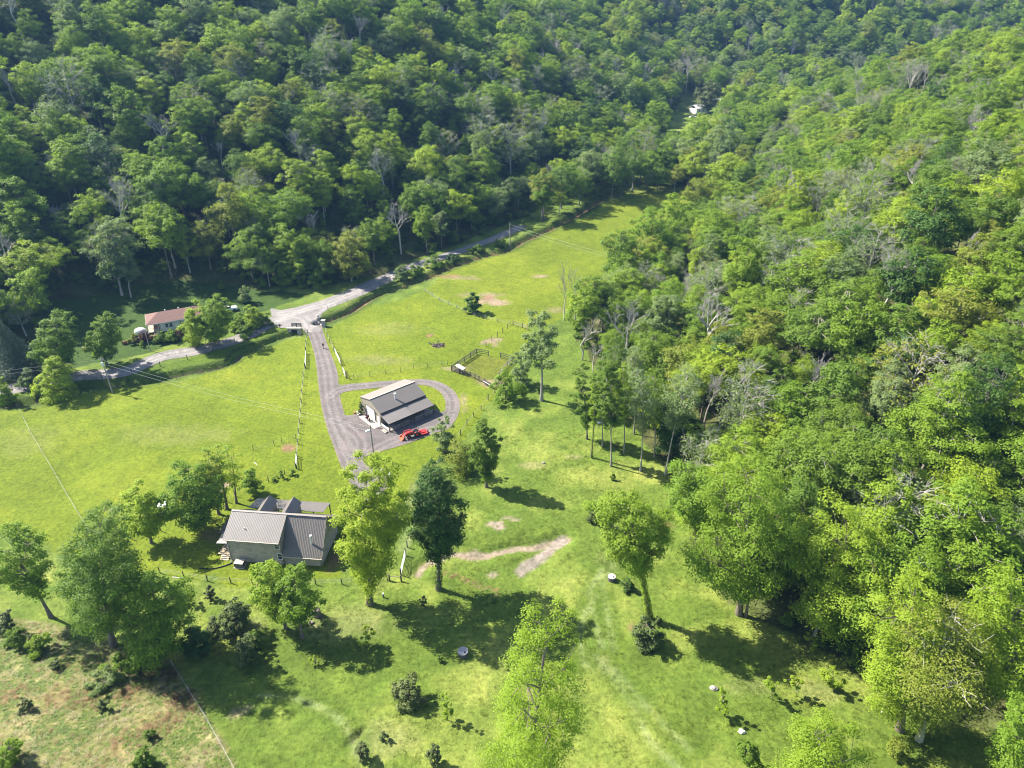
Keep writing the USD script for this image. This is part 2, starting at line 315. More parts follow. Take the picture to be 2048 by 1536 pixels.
def ground_colour(x, y):
    n = len(x); P = np.stack([x, y, 0 * x], -1)
    f1, f2, f3, f4 = (meshkit.fbm(P / s, 4, k) - 0.5 for s, k in ((14, 3), (4.5, 4), (1.6, 6), (0.9, 8)))
    jx, jy = x + 5 * f1 + 2.2 * f2, y + 5 * f2 - 2.2 * f1
    rough = np.array([0.158, 0.238, 0.030]); col = np.tile(rough, (n, 1)) * (1 + 0.5 * f1 + 0.5 * f2 + 0.4 * f3)[:, None]
    col += np.clip(f2 + 1.4 * f1, 0, 1)[:, None] * np.array([0.22, 0.14, 0.06])
    def put(mask, c, w=1.0):
        k = (np.asarray(mask, float) * w)[:, None]; np.copyto(col, col * (1 - k) + np.asarray(c) * k)
    lawn = inside(LAWN, jx, jy) | inside(LAWN2, jx, jy)
    lc = np.array([0.185, 0.250, 0.013]) * (1 + 0.30 * f1 + 0.22 * f2)[:, None] + np.clip(f1 * 1.3, 0, 1)[:, None] * np.array([0.10, 0.05, 0.01])
    col = np.where(lawn[:, None], lc, col)
    stripes = np.sin(2 * np.pi * (0.72 * x + 0.70 * y) / 2.6)                    # mowing rows in the far field
    put(inside(LAWN2, x, y) * np.clip(stripes, 0, 1), (0.185, 0.205, 0.022), 0.35)
    put(inside(PADDOCK, jx * .2 + x * .8, jy * .2 + y * .8), (0.165, 0.185, 0.022), 0.8)
    put(inside(VERGE, x + f2, y + f2), np.array([0.115, 0.185, 0.012]), 0.8)
    forest = ~inside(VALLEY.buffer(-1.0), jx, jy)
    litter = np.array([0.105, 0.115, 0.035]); forest_col = litter * (1 + 1.2 * f2 + 0.8 * f3)[:, None] + np.clip(f1 + f2, 0, 1)[:, None] * np.array([0.0, 0.05, 0.0])
    wood = forest & ~inside(FAR_MEADOW, x, y)
    col = np.where(wood[:, None], forest_col, col)
    put(inside(FAR_MEADOW, x, y), (0.17, 0.205, 0.03))
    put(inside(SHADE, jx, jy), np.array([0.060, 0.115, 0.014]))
    meadow = inside(MEADOW, x + 2 * f2, y + 2 * f2)
    mc = np.array([0.29, 0.285, 0.10]) * (1 + 0.7 * f2 + 0.6 * f3)[:, None] + np.clip(f3 * 2.5 - 0.25, 0, 1)[:, None] * np.array([0.22, 0.17, 0.12]) + np.clip(f2 * 2 + f3, 0, 1)[:, None] * np.array([0.07, 0.02, 0.02])
    col = np.where(meadow[:, None], mc, col)
    d, _ = cKDTree(RED_W).query(np.stack([x, y], -1)); put(np.exp(-(d / 1.7) ** 2) * np.clip(0.5 + 1.5 * f3 + f2, 0, 1), (0.34, 0.20, 0.11), 0.65)
    for c, bl in PATCHES:
        for (cx, cy, rx, ry, amp) in bl:
            k = np.hypot((x - cx) / rx, (y - cy) / ry); sel = k < 2.2
            w = np.zeros(n); w[sel] = np.clip(1.25 - k[sel] ** 1.5 + 1.6 * f3[sel] + 1.2 * f2[sel], 0, 1) * amp
            put(w, np.array(c) , 1.0)
    for line, w, c in ((WASH, 0.62, (0.40, 0.315, 0.225)), (WASH2, 1.05, (0.37, 0.31, 0.25)), (CREEK_L, 0.8, (0.20, 0.15, 0.10)), (CREEK_R, 1.1, (0.27, 0.165, 0.085)), (GULLY, 0.4, (0.09, 0.07, 0.045))):
        d = near_line(line, x, y); put(np.clip(1.5 - (d / w) ** 2 + 2.6 * f3 + 1.6 * f2, 0, 1), np.array(c) * (1 + 0.9 * f4)[:, None])
    d = near_line(CREEK_L, x, y); put(np.exp(-((d - 2.2) / 0.8) ** 2), (0.05, 0.085, 0.012), 0.75)
    d = near_line(CREEK_R, x, y); put(np.exp(-((d - 2.6) / 1.2) ** 2), (0.06, 0.09, 0.016), 0.75)
    for pts in TRACKS:
        d = near_line(pts, x, y); put(np.clip(1.3 - (d / 0.22) ** 2 + 2 * f3, 0, 1), (0.30, 0.165, 0.10), 0.8)
    for pts in MOWN:
        d = near_line(pts, x, y); put(np.exp(-(d / 0.5) ** 2) * np.clip(0.7 + 2 * f3, 0, 1), (0.36, 0.42, 0.18), 0.6); put(np.exp(-((d - 1.3) / 0.5) ** 2), (0.10, 0.17, 0.015), 0.45)
    return np.clip(col * 0.52, 0.006, 0.8)
TRACKS = [smooth_line(line_px(p), 0.5) for p in ([(885, 1143), (920, 1152), (965, 1170), (1010, 1185)], [(890, 1150), (925, 1160), (970, 1180), (1000, 1192)])]
SEAM = smooth_line(line_px([(795, 1095), (810, 1120), (822, 1150), (818, 1185)]), .5)
MOWN = [smooth_line(line_px(p), 0.5) for p in ([(1228, 1130), (1205, 1165), (1215, 1230), (1225, 1300)], [(1205, 1140), (1180, 1185), (1195, 1260), (1215, 1340)], [(1190, 1310), (1260, 1400), (1300, 1480), (1380, 1560)], [(1190, 1190), (1160, 1260), (1170, 1330)], [(1230, 1340), (1300, 1420), (1380, 1500)], [(520, 1390), (600, 1400), (680, 1440), (720, 1520)], [(845, 985), (815, 1050), (800, 1100)], [(860, 985), (830, 1050), (812, 1100)])]

def with_colour(prim, cols, name='gcol'):
    UsdGeom.PrimvarsAPI(prim).CreatePrimvar(name, Sdf.ValueTypeNames.Color3fArray, 'vertex').Set(Vt.Vec3fArray.FromNumpy(np.asarray(cols, np.float32)))
def axis(*spans):
    out = []
    for a, b, s in spans: out.append(np.arange(a, b, s))
    return np.concatenate(out + [[spans[-1][1]]])
ax = axis((-3000, -1000, 500), (-1000, -500, 50), (-500, -180, 7), (-180, -80, 1.6), (-80, 80, 0.55), (80, 150, 2.0), (150, 460, 6), (460, 700, 12), (700, 1200, 60), (1200, 3000, 500))
ay = axis((-2500, -500, 500), (-500, -100, 50), (-100, 20, 8), (20, 44, 2), (44, 135, 0.55), (135, 215, 1.0), (215, 330, 1.8), (330, 700, 6), (700, 1100, 14), (1100, 1600, 80), (1600, 4000, 600))
AX, AY = np.meshgrid(ax, ay, indexing='ij')
AZ = land(AX, AY)
_ix, _iy = np.meshgrid(np.arange(len(ax) - 1), np.arange(len(ay) - 1), indexing='ij')
_b = _ix * len(ay) + _iy
quads = np.stack([_b, _b + len(ay), _b + len(ay) + 1, _b + 1], -1).reshape(-1, 4)
verts = np.stack([AX, AY, AZ], -1).reshape(-1, 3)
gp = usdkit.mesh(stage, '/World/ground', (verts, quads), MAT['ground'], True)
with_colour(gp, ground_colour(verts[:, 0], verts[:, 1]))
tag(gp, 'green valley floor, pasture and hill slopes', None, None, 'structure')
# ------------------------------------------------------------------ trees
def leaf_quads(c, n, size, rng, width=0.62):
    """one diamond-shaped leaf (spray) per centre, facing n"""
    k = len(c); n = n / (np.linalg.norm(n, axis=1, keepdims=True) + 1e-9)
    t = np.cross(n, rng.normal(size=(k, 3))); t /= np.linalg.norm(t, axis=1, keepdims=True) + 1e-9; b = np.cross(n, t)
    L = (size * rng.uniform(0.7, 1.3, k))[:, None] / 2; W = L * width
    fold = n * L * 0.25
    v = np.stack([c - t * L, c + b * W + fold, c + t * L, c - b * W + fold], 1).reshape(-1, 3)
    i = np.arange(k)[:, None] * 4
    return v, np.vstack([i + [0, 1, 2], i + [0, 2, 3]])
PROFILE = {
    'oval': lambda t: np.sin(np.pi * np.clip(t, 0, 1) ** 0.85) ** 0.55,
    'ovate': lambda t: np.sin(np.pi * np.clip(t, 0, 1) ** 0.62) ** 0.6,
    'vase': lambda t: np.sin(np.pi * np.clip(t, 0, 1) ** 1.45) ** 0.6 + 0.08,
    'column': lambda t: np.sin(np.pi * np.clip(t, 0, 1) ** 1.1) ** 0.5,
    'dome': lambda t: np.sqrt(np.clip(1 - np.clip(t, 0, 1) ** 2.2, 0, 1)) * np.clip(t * 5 + 0.45, 0, 1),
    'cone': lambda t: np.clip(1 - t, 0, 1) ** 0.8 * np.clip(t * 6 + 0.3, 0, 1)}
def make_tree(seed, h, r, cb=0.3, shape='oval', clumps=70, leaves=5000, leaf=0.4, lean=(0, 0), trunk=None, rc=(0.20, 0.34), gap=0.3, sides=5, up=0.6, ivy=0, limbs=None, bare_twigs=0, flat=0.75, dm=0.27):
    """returns (trunk with limbs, crown) meshes; the foot at the origin"""
    rng = np.random.default_rng(seed); tr = trunk or (0.012 * h + 0.05)
    lean = np.array([lean[0], lean[1]], float); ph = rng.uniform(0, 6.28, 6)
    def axis_at(z):
        s = np.clip(np.asarray(z, float) / h, 0, 1.1)
        w = 0.02 * h
        return np.stack([lean[0] * s ** 1.2 + w * np.sin(3.1 * s + ph[0]) * s, lean[1] * s ** 1.2 + w * np.sin(2.7 * s + ph[1]) * s, np.asarray(z, float)], -1)
    # clump centres on an uneven crown
    m = clumps * 4; t = rng.uniform(0, 1, m * 3); w = PROFILE[shape](t); t = t[rng.uniform(0, 1.1, len(t)) < w][:m]; m = len(t)
    az = rng.uniform(0, 2 * np.pi, m)
    lob = 1 + 0.24 * np.sin(2 * az + ph[2] + 5 * t) + 0.22 * np.sin(3 * az + ph[3] - 8 * t) + 0.14 * np.sin(5 * az + ph[4] + 12 * t)
    rad = (1 - 0.75 * rng.uniform(0, 1, m) ** 1.8) * lob
    z = h * (cb + (1 - cb) * t)
    R = r * PROFILE[shape](t) * rad * 0.82
    base = axis_at(z); c = base + np.stack([R * np.cos(az), R * np.sin(az), 0 * z], -1)
    q = meshkit.noise(c / (r * 0.55) + seed * 7.3, seed % 97); c = c[np.argsort(-q + rng.uniform(0, 0.4, m))]
    keep = []; dmin = r * dm                                     # clumps keep some distance from each other
    for p in c:
        if all(np.linalg.norm(p - k) > dmin for k in keep[-400:]): keep.append(p)
        if len(keep) >= clumps: break
    c = np.array(keep); k = len(c)
    crad = r * rng.uniform(rc[0], rc[1], k)
    crad *= np.clip(0.75 + 0.5 * (1 - (c[:, 2] / h - cb) / (1 - cb)), 0.7, 1.15)
    def base_mid(p): q = axis_at(p[:, 2]); q[:, 2] = h * (cb + (1 - cb) * 0.4); return q
    # leaves
    per = rng.multinomial(leaves, crad ** 2 / np.sum(crad ** 2)); idx = np.repeat(np.arange(k), per); n = len(idx)
    d = rng.normal(size=(n, 3)); d /= np.linalg.norm(d, axis=1, keepdims=True); d[:, 2] = np.where(d[:, 2] < -0.35, -d[:, 2], d[:, 2])
    rr = rng.uniform(0, 1, n) ** 0.45 * (1 + 0.18 * rng.normal(size=n)); off = d * (crad[idx] * rr)[:, None]; off[:, 2] *= flat
    droop = np.array([0, 0, -0.25])
    co = c[idx] - base_mid(c[idx]); co /= np.linalg.norm(co, axis=1, keepdims=True) + 1e-6
    nn = d * 0.8 + co * 0.45 + np.array([0, 0, up]) + 0.34 * rng.normal(size=(n, 3))
    pos = c[idx] + off
    lv, lf = leaf_quads(pos, nn, leaf, rng)
    crown = MB().add(lv, lf)
    # trunk and limbs
    tb = MB(); top = h * (cb + (1 - cb) * 0.86)
    zs = np.linspace(-0.3, top, 9); rad_t = tr * (1 - 0.86 * (zs / top).clip(0, 1) ** 0.9) * (1 + 0.7 * np.exp(-zs.clip(0) / (0.05 * h)))
    tb.tube(axis_at(zs), rad_t, 7)
    nl = limbs or max(8, k // 4)
    ends = c[rng.permutation(k)[:nl]]; hooks = []
    for e in ends:
        zt = np.clip(e[2] - np.hypot(*(e - axis_at(e[2]))[:2]) * rng.uniform(0.5, 1.1) - 0.3, h * cb * 0.75, top * 0.96)
        a = axis_at(zt); mid = (a + e) / 2 + np.array([0, 0, 0.10 * np.linalg.norm(e - a)]) + rng.normal(size=3) * 0.03 * r
        s = np.linspace(0, 1, 5)[:, None]; p = (1 - s) ** 2 * a + 2 * s * (1 - s) * mid + s ** 2 * e
        r0 = tr * (1 - 0.86 * zt / top) * 0.62
        tb.tube(p, np.linspace(max(r0, 0.05), 0.02, 5), 4); hooks += [p[2], p[3]]
    hooks = np.array(hooks)
    for e in c:
        j = np.argmin(np.linalg.norm(hooks - e, axis=1)); a = hooks[j]
        if np.linalg.norm(a - e) > 0.3: tb.tube(np.stack([a, (a + e) / 2 + [0, 0, 0.08], e]), [0.05, 0.035, 0.015], 3)
    for _ in range(bare_twigs):
        e = c[rng.integers(k)]; o = e - axis_at(e[2]); o = o / (np.linalg.norm(o) + 1e-6)
        tip = e + (o + [0, 0, 0.5] + 0.5 * rng.normal(size=3)) * r * 0.2
        tb.tube(np.stack([e, (e + tip) / 2 + 0.1 * rng.normal(size=3), tip]), [0.035, 0.025, 0.012], 3)
    if ivy:
        z = rng.uniform(0.1, h * cb * 1.1, ivy); a = rng.uniform(0, 6.28, ivy); rr = tr * 1.1 + rng.uniform(0, 0.35, ivy) * (1 - z / (h * cb * 1.4))
        p = axis_at(z) + np.stack([rr * np.cos(a), rr * np.sin(a), 0 * z], -1)
        crown.add(*leaf_quads(p, np.stack([np.cos(a), np.sin(a), 0.4 + 0 * a], -1) + 0.5 * rng.normal(size=(ivy, 3)), leaf * 0.9, rng))
    return tb.get(), crown.get()
def make_bare(seed, h, r, levels=4, trunk=None, fine=0.022, cb=0.3):
    """a leafless or dead tree: forking limbs down to twigs"""
    rng = np.random.default_rng(seed); tb = MB(); tr = trunk or 0.011 * h + 0.03; tw = MB()
    def grow(a, d, L, rad, lev):
        d = d / np.linalg.norm(d); mid = a + d * L * 0.5 + rng.normal(size=3) * L * 0.05; e = a + d * L + rng.normal(size=3) * L * 0.06
        e[2] += 0.06 * L
        (tb if lev < 2 else tw).tube(np.stack([a, mid, e]), [rad, rad * 0.8, rad * 0.55], 5 if lev < 1 else 3)
        if lev >= levels: return
        n = (5, 3, 2, 2, 2)[lev]
        for i in range(n + int(rng.integers(0, 2))):
            s = rng.uniform(0.35, 1.0); p = a + (e - a) * s; ang = rng.uniform(0, 6.28); o = np.array([np.cos(ang), np.sin(ang), 0.0])
            o -= d * (o @ d); o /= np.linalg.norm(o) + 1e-6
            sp = rng.uniform(0.5, 0.95)
            grow(p, d * (1 - 0.4 * sp) + o * sp * 0.62 + [0, 0, 0.26], L * rng.uniform(0.45, 0.68), max(rad * 0.5, fine), lev + 1)
        if lev == 0: grow(e, d + rng.normal(size=3) * 0.12, L * 0.55, rad * 0.55, 1)
    lean = rng.normal(size=2) * 0.05
    tb.tube(np.array([[0, 0, -0.3], [lean[0] * h * cb * .5, lean[1] * h * cb * .5, h * cb]]), [tr * 1.2, tr], 6)
    grow(np.array([lean[0] * h * cb * .5, lean[1] * h * cb * .5, h * cb * 0.98]), np.array([lean[0], lean[1], 1.0]), h * 0.42, tr, 0)
    a, b = tb.get(), tw.get()
    s = r / max(1e-3, np.percentile(np.hypot(b[0][:, 0], b[0][:, 1]), 96)); sz = h / max(a[0][:, 2].max(), b[0][:, 2].max())
    for q in (a, b): q[0][:, :2] *= 1 + (np.clip(s, 0.6, 1.5) - 1) * np.clip(q[0][:, 2:] / (h * cb), 0, 1); q[0][:, 2] *= np.where(q[0][:, 2] > 0, sz, 1)
    return a, b
def make_conifer(seed, h, r, leaves=3000, leaf=0.4, cb=0.06, tiers=True):
    rng = np.random.default_rng(seed); tb = MB().tube(np.array([[0, 0, -0.2], [0, 0, h * 0.95]]), [0.014 * h + 0.04, 0.02], 6); cr = MB()
    t = 1 - np.sqrt(rng.uniform(0, 1, leaves)); az = rng.uniform(0, 6.28, leaves)
    lob = 1 + 0.2 * np.sin(3 * az + 5 * t + seed) + 0.15 * np.sin(5 * az - 11 * t)
    tier = 1 + (0.25 * (np.mod(t * 9 + 0.3 * np.sin(az * 2), 1) - 0.5) if tiers else 0)
    R = r * (1 - t) ** 0.75 * np.clip(t * 7 + 0.5, 0, 1) * lob * tier * (1 - 0.55 * rng.uniform(0, 1, leaves) ** 2)
    z = h * (cb + (1 - cb) * t) - 0.15 * R
    p = np.stack([R * np.cos(az), R * np.sin(az), z], -1)
    n = np.stack([np.cos(az), np.sin(az), 0.7 + 0 * az], -1) + 0.5 * rng.normal(size=(leaves, 3))
    cr.add(*leaf_quads(p, n, leaf, rng, 0.5))
    return tb.get(), cr.get()

# kinds of tree: class prims that every copy refers to
KINDS = {}
def kind(name, meshes, bark, leaf, names=('trunk', 'crown')):
    c = stage.CreateClassPrim('/World/' + name); c.SetTypeName('Xform')
    usdkit.mesh(stage, '/World/%s/%s' % (name, names[0]), meshes[0], MAT[bark], 60)
    if meshes[1] is not None:
        usdkit.mesh(stage, '/World/%s/%s' % (name, names[1]), meshes[1], MAT[leaf])
    KINDS[name] = max(m[0][:, 2].max() for m in meshes if m is not None), max(np.percentile(np.hypot(m[0][:, 0], m[0][:, 1]), 97) for m in meshes if m is not None)
def copy(kind_name, name, label, cat, loc, rz=0.0, scale=(1, 1, 1), group=None):
    x = UsdGeom.Xform.Define(stage, unique('/World', name))
    x.AddTranslateOp().Set(Gf.Vec3d(*map(float, loc))); x.AddRotateZOp().Set(math.degrees(float(rz))); x.AddScaleOp().Set(Gf.Vec3f(*map(float, scale)))
    p = x.GetPrim(); p.GetReferences().AddInternalReference('/World/' + kind_name); p.SetInstanceable(True)
    return tag(p, label, cat, group)
def scatter(path, protos, pts, rot, scl, which, kind_=None, label=None, tilt=None, cat=None):
    """one PointInstancer of many small or far pieces; protos: [(name, mesh parts)]"""
    pi = UsdGeom.PointInstancer.Define(stage, path); rel = pi.CreatePrototypesRel()
    for k, pr in enumerate(protos):
        pp = '%s/%s' % (path, unique(path, pr[0]).rsplit('/', 1)[1])
        if isinstance(pr[1], str):
            UsdGeom.Xform.Define(stage, pp).GetPrim().GetReferences().AddInternalReference('/World/' + pr[1])
        else:
            mv, mf = pr[1]; nz = np.cross(mv[mf[:, 1]] - mv[mf[:, 0]], mv[mf[:, 2]] - mv[mf[:, 0]])[:, 2]; mf = np.where((nz < 0)[:, None], mf[:, ::-1], mf)
            pm = usdkit.mesh(stage, pp, (mv, mf), MAT[pr[2]])
            if 'grass' in pr[0] or pr[0] in ('tuft', 'weed'):      # blades take the light like the sward they stand in
                pm.CreateNormalsAttr(Vt.Vec3fArray.FromNumpy(np.tile(np.float32([0, 0, 1]), (len(pr[1][0]), 1)))); pm.SetNormalsInterpolation('vertex')
        rel.AddTarget(pp)
    pi.CreateProtoIndicesAttr(Vt.IntArray.FromNumpy(np.asarray(which, np.int32)))
    pi.CreatePositionsAttr(Vt.Vec3fArray.FromNumpy(np.asarray(pts, np.float32)))
    pi.CreateScalesAttr(Vt.Vec3fArray.FromNumpy(np.asarray(scl, np.float32)))
    h = np.asarray(rot, float) / 2
    pi.CreateOrientationsAttr(Vt.QuathArray([Gf.Quath(float(c), Gf.Vec3h(0, 0, float(s))) for c, s in zip(np.cos(h), np.sin(h))]))
    return tag(pi, label, cat, None, kind_)

LEAFS = ['leaf_spring', 'leaf_fresh', 'leaf_mid', 'leaf_deep', 'leaf_pale', 'leaf_olive']
LOOK = {'leaf_spring': 'bright yellow-green', 'leaf_fresh': 'fresh green', 'leaf_mid': 'mid green', 'leaf_deep': 'dark green', 'leaf_pale': 'pale grey-green', 'leaf_olive': 'olive-yellow'}
SHAPES = [(16, 6.0, 0.30, 'oval'), (19, 5.6, 0.34, 'ovate'), (15, 6.6, 0.28, 'dome'), (18, 5.0, 0.32, 'column'), (17, 6.2, 0.36, 'vase')]
FOREST = {l: [] for l in LEAFS}
for si, (h, r, cb, sh) in enumerate(SHAPES):
    m = make_tree(100 + si, h, r, cb, sh, clumps=78, leaves=6800, leaf=0.48, rc=(.16, .29), dm=.23, sides=4)
    m2 = make_tree(140 + si, h, r, cb, sh, clumps=66, leaves=6000, leaf=0.50, rc=(.17, .31), dm=.25, sides=4)
    for li, l in enumerate(LEAFS):
        n = 'forest_tree_%s_%s' % (sh, l[5:])
        kind(n, m if (si + li) % 2 else m2, 'bark_grey' if (si + li) % 3 == 0 else 'bark', l); FOREST[l].append(n)
NEAR = {l: [] for l in LEAFS}
for si, (h, r, cb, sh) in enumerate([(18, 6.2, 0.26, 'oval'), (20, 5.8, 0.28, 'ovate'), (17, 6.8, 0.22, 'dome')]):
    m = make_tree(200 + si, h, r, cb, sh, clumps=120, leaves=15000, leaf=0.36, rc=(0.15, 0.27))
    for l in LEAFS:
        n = 'near_tree_%s_%s' % (sh, l[5:]); kind(n, m, 'bark_grey', l); NEAR[l].append(n)
for si, l in enumerate(['leaf_pale', 'leaf_olive', 'leaf_pale']):      # thinly leafed, twiggy
    kind('forest_tree_thin%s_%s' % ('abc'[si], l[5:]), make_tree(180 + si, 15, 4.8, .3, 'oval', clumps=70, leaves=1500, leaf=.36, rc=(.2, .36), bare_twigs=420, sides=4), 'twig', l)
for si in range(4):
    kind('bare_tree_%s' % 'abcd'[si], make_bare(300 + si, 15, 3.8, 5, fine=0.018), 'bark_pale' if si % 2 else 'bark_grey', 'twig', ('trunk', 'branches'))
for si in range(2):
    kind('cedar_%s' % 'ab'[si], make_conifer(320 + si, 12, 2.8, 2600, 0.45), 'bark', 'needle')
kind('spruce_pale', make_conifer(330, 14, 4.2, 6000, 0.42), 'bark', 'needle_blue')
def make_bush(seed, h, r, leaves, leaf, clumps=16): return make_tree(seed, h, r, 0.08, 'dome', clumps=clumps, leaves=leaves, leaf=leaf, rc=(0.28, 0.45), limbs=5, trunk=0.05)
for si, l in enumerate(['leaf_fresh', 'leaf_mid', 'leaf_deep', 'leaf_spring', 'leaf_pale']):
    kind('bush_%s' % l[5:], make_bush(340 + si, 3.0, 2.0, 700, 0.42), 'bark', l, ('stems', 'leaves'))
# ------------------------------------------------------------------ road and drive
def sheet(name, poly, step, lift, mat, colour, label, kind_='structure'):
    """a sheet lying on the land over a ground outline"""
    poly = poly.buffer(0); x0, y0, x1, y1 = poly.bounds
    gx, gy = np.meshgrid(np.arange(x0, x1, step), np.arange(y0, y1, step)); gx = gx + (np.arange(len(gx)) % 2)[:, None] * step / 2
    inn = inside(poly.buffer(-step * 0.35), gx, gy); pts = [np.stack([gx[inn], gy[inn]], -1)]
    for ring in [g for p in (poly.geoms if hasattr(poly, 'geoms') else [poly]) for g in [p.exterior] + list(p.interiors)]:
        n = max(8, int(ring.length / step)); pts.append(np.array([ring.interpolate(t, normalized=True).coords[0] for t in np.linspace(0, 1, n, endpoint=False)]))
    p = np.vstack(pts); t = Delaunay(p).simplices; c = p[t].mean(1); t = t[inside(poly, c[:, 0], c[:, 1])]
    a = p[t]; cr = (a[:, 1, 0] - a[:, 0, 0]) * (a[:, 2, 1] - a[:, 0, 1]) - (a[:, 1, 1] - a[:, 0, 1]) * (a[:, 2, 0] - a[:, 0, 0]); t = t[np.abs(cr) > 1e-5]; cr = cr[np.abs(cr) > 1e-5]; t[cr < 0] = t[cr < 0][:, ::-1]
    v = np.stack([p[:, 0], p[:, 1], land(p[:, 0], p[:, 1]) + lift], -1)
    m = usdkit.mesh(stage, '/World/' + name, (v, t), MAT[mat], True); with_colour(m, colour(p[:, 0], p[:, 1]))
    return tag(m, label, None, None, kind_)
def band(px, w, step=1.0):
    c = smooth_line(line_px(px), step); w = np.interp(np.linspace(0, 1, len(c)), np.linspace(0, 1, len(w)), w) if np.ndim(w) else np.full(len(c), w)
    return unary_union([LineString(c[i:i + 2]).buffer((w[i] + w[i + 1]) / 4) for i in range(len(c) - 1)]), c
ROAD, road_c = band([(-120, 822), (-40, 795), (30, 776), (95, 764), (156, 752), (245, 744), (324, 713), (404, 699), (483, 676), (536, 647), (580, 630), (641, 612), (700, 590), (750, 567), (800, 545), (860, 522), (940, 495), (1000, 472), (1040, 454)], [6.0, 5.6, 5.2, 5.2, 6.2, 7, 6, 5, 4.8, 4.6])
apron = Polygon([tuple(at0(*p)[:2]) for p in [(543, 618), (560, 622), (592, 616), (640, 603), (672, 604), (640, 628), (634, 645), (640, 662), (618, 664), (605, 655), (560, 655), (548, 640)]]).buffer(0.8).buffer(-0.4)
ROAD = unary_union([ROAD, apron]).simplify(0.1)
DRIVE, drive_c = band([(622, 648), (632, 668), (641, 695), (649, 722), (655, 748), (657, 770), (661, 800), (668, 830), (677, 860), (688, 890), (703, 925), (722, 960), (742, 985)], [5.6, 4.2, 4.0, 4.0, 4.6, 5.0, 4.6, 4.6, 4.6, 4.4, 4.4, 4.6, 4.6])
LOOP, loop_c = band([(660, 792), (674, 781), (700, 775), (740, 771), (790, 767), (835, 764), (868, 768), (892, 781), (904, 800), (905, 820), (897, 838), (885, 852)], [4.0, 3.4, 3.2, 3.2, 3.2, 3.2, 3.2, 3.4, 3.4])
YARD = Polygon([tuple(at0(*p)[:2]) for p in [(662, 812), (672, 836), (700, 834), (735, 826), (782, 845), (870, 822), (898, 842), (893, 856), (858, 868), (815, 884), (762, 900), (735, 908), (700, 925), (680, 900), (668, 860)]])
PAD = Polygon([tuple(at0(*p)[:2]) for p in [(702, 925), (740, 938), (768, 944), (772, 975), (740, 1000), (712, 975)]])
DRIVE = unary_union([DRIVE, LOOP, YARD.buffer(0.6), PAD.buffer(0.5)]).buffer(0.7).buffer(-0.7).difference(ROAD.buffer(0.05)).simplify(0.06)
def gravel_col(base, lines, w, dusty):
    def f(x, y):
        P = np.stack([x, y, 0 * x], -1); n1, n2 = meshkit.fbm(P / 6, 4, 31) - 0.5, meshkit.fbm(P / 1.3, 3, 33) - 0.5
        c = np.tile(np.array(base, float), (len(x), 1)) * (1 + 0.35 * n1 + 0.35 * n2)[:, None]
        for l in lines:
            d = near_line(l, x, y)
            t = np.exp(-((d - w) / 0.34) ** 2); c = c * (1 - 0.8 * t[:, None]) + np.array(dusty) * 0.8 * t[:, None]
            m = np.exp(-(d / 0.4) ** 2) * 0.35; c = c * (1 - m[:, None]) + np.array(base) * 0.72 * m[:, None]
        return np.clip(c, 0.02, 0.75)
    return f
turns = [smooth_line(line_px(p), 0.6) for p in ([(620, 655), (612, 640), (592, 632), (560, 640)], [(630, 650), (640, 632), (665, 610)], [(560, 628), (600, 622), (640, 612)])]
sheet('road', ROAD, 0.7, 0.05, 'gravel', gravel_col((0.165, 0.152, 0.143), [road_c] + turns, 0.85, (0.255, 0.235, 0.22)), 'pale grey gravel road along the foot of the left hill')
yard_t = [smooth_line(line_px(p), 0.6) for p in ([(668, 840), (690, 880), (705, 910)], [(740, 905), (790, 880), (860, 858)], [(690, 850), (720, 880), (722, 900)])]
def drive_col(x, y):
    c = gravel_col((0.100, 0.087, 0.083), [drive_c, loop_c] + yard_t, 0.8, (0.16, 0.14, 0.13))(x, y)
    edge = np.array([Point(a, b).distance(DRIVE.boundary) for a, b in zip(x, y)])
    k = np.exp(-(edge / 0.35) ** 2)[:, None] * 0.45
    return c * (1 - k) + np.array([0.20, 0.17, 0.13]) * k
sheet('driveway', DRIVE, 0.5, 0.056, 'gravel', drive_col, 'grey gravel drive with a loop round the barn')
KEEP_OUT = [ROAD.buffer(3.2), DRIVE.buffer(2), Polygon([tuple(at0(*p)[:2]) for p in [(262, 700), (275, 610), (480, 580), (560, 600), (560, 660), (400, 700)]]),
            Polygon([tuple(at0(*p)[:2]) for p in [(1372, 240), (1388, 205), (1420, 200), (1500, 215), (1500, 235), (1440, 245)]])]

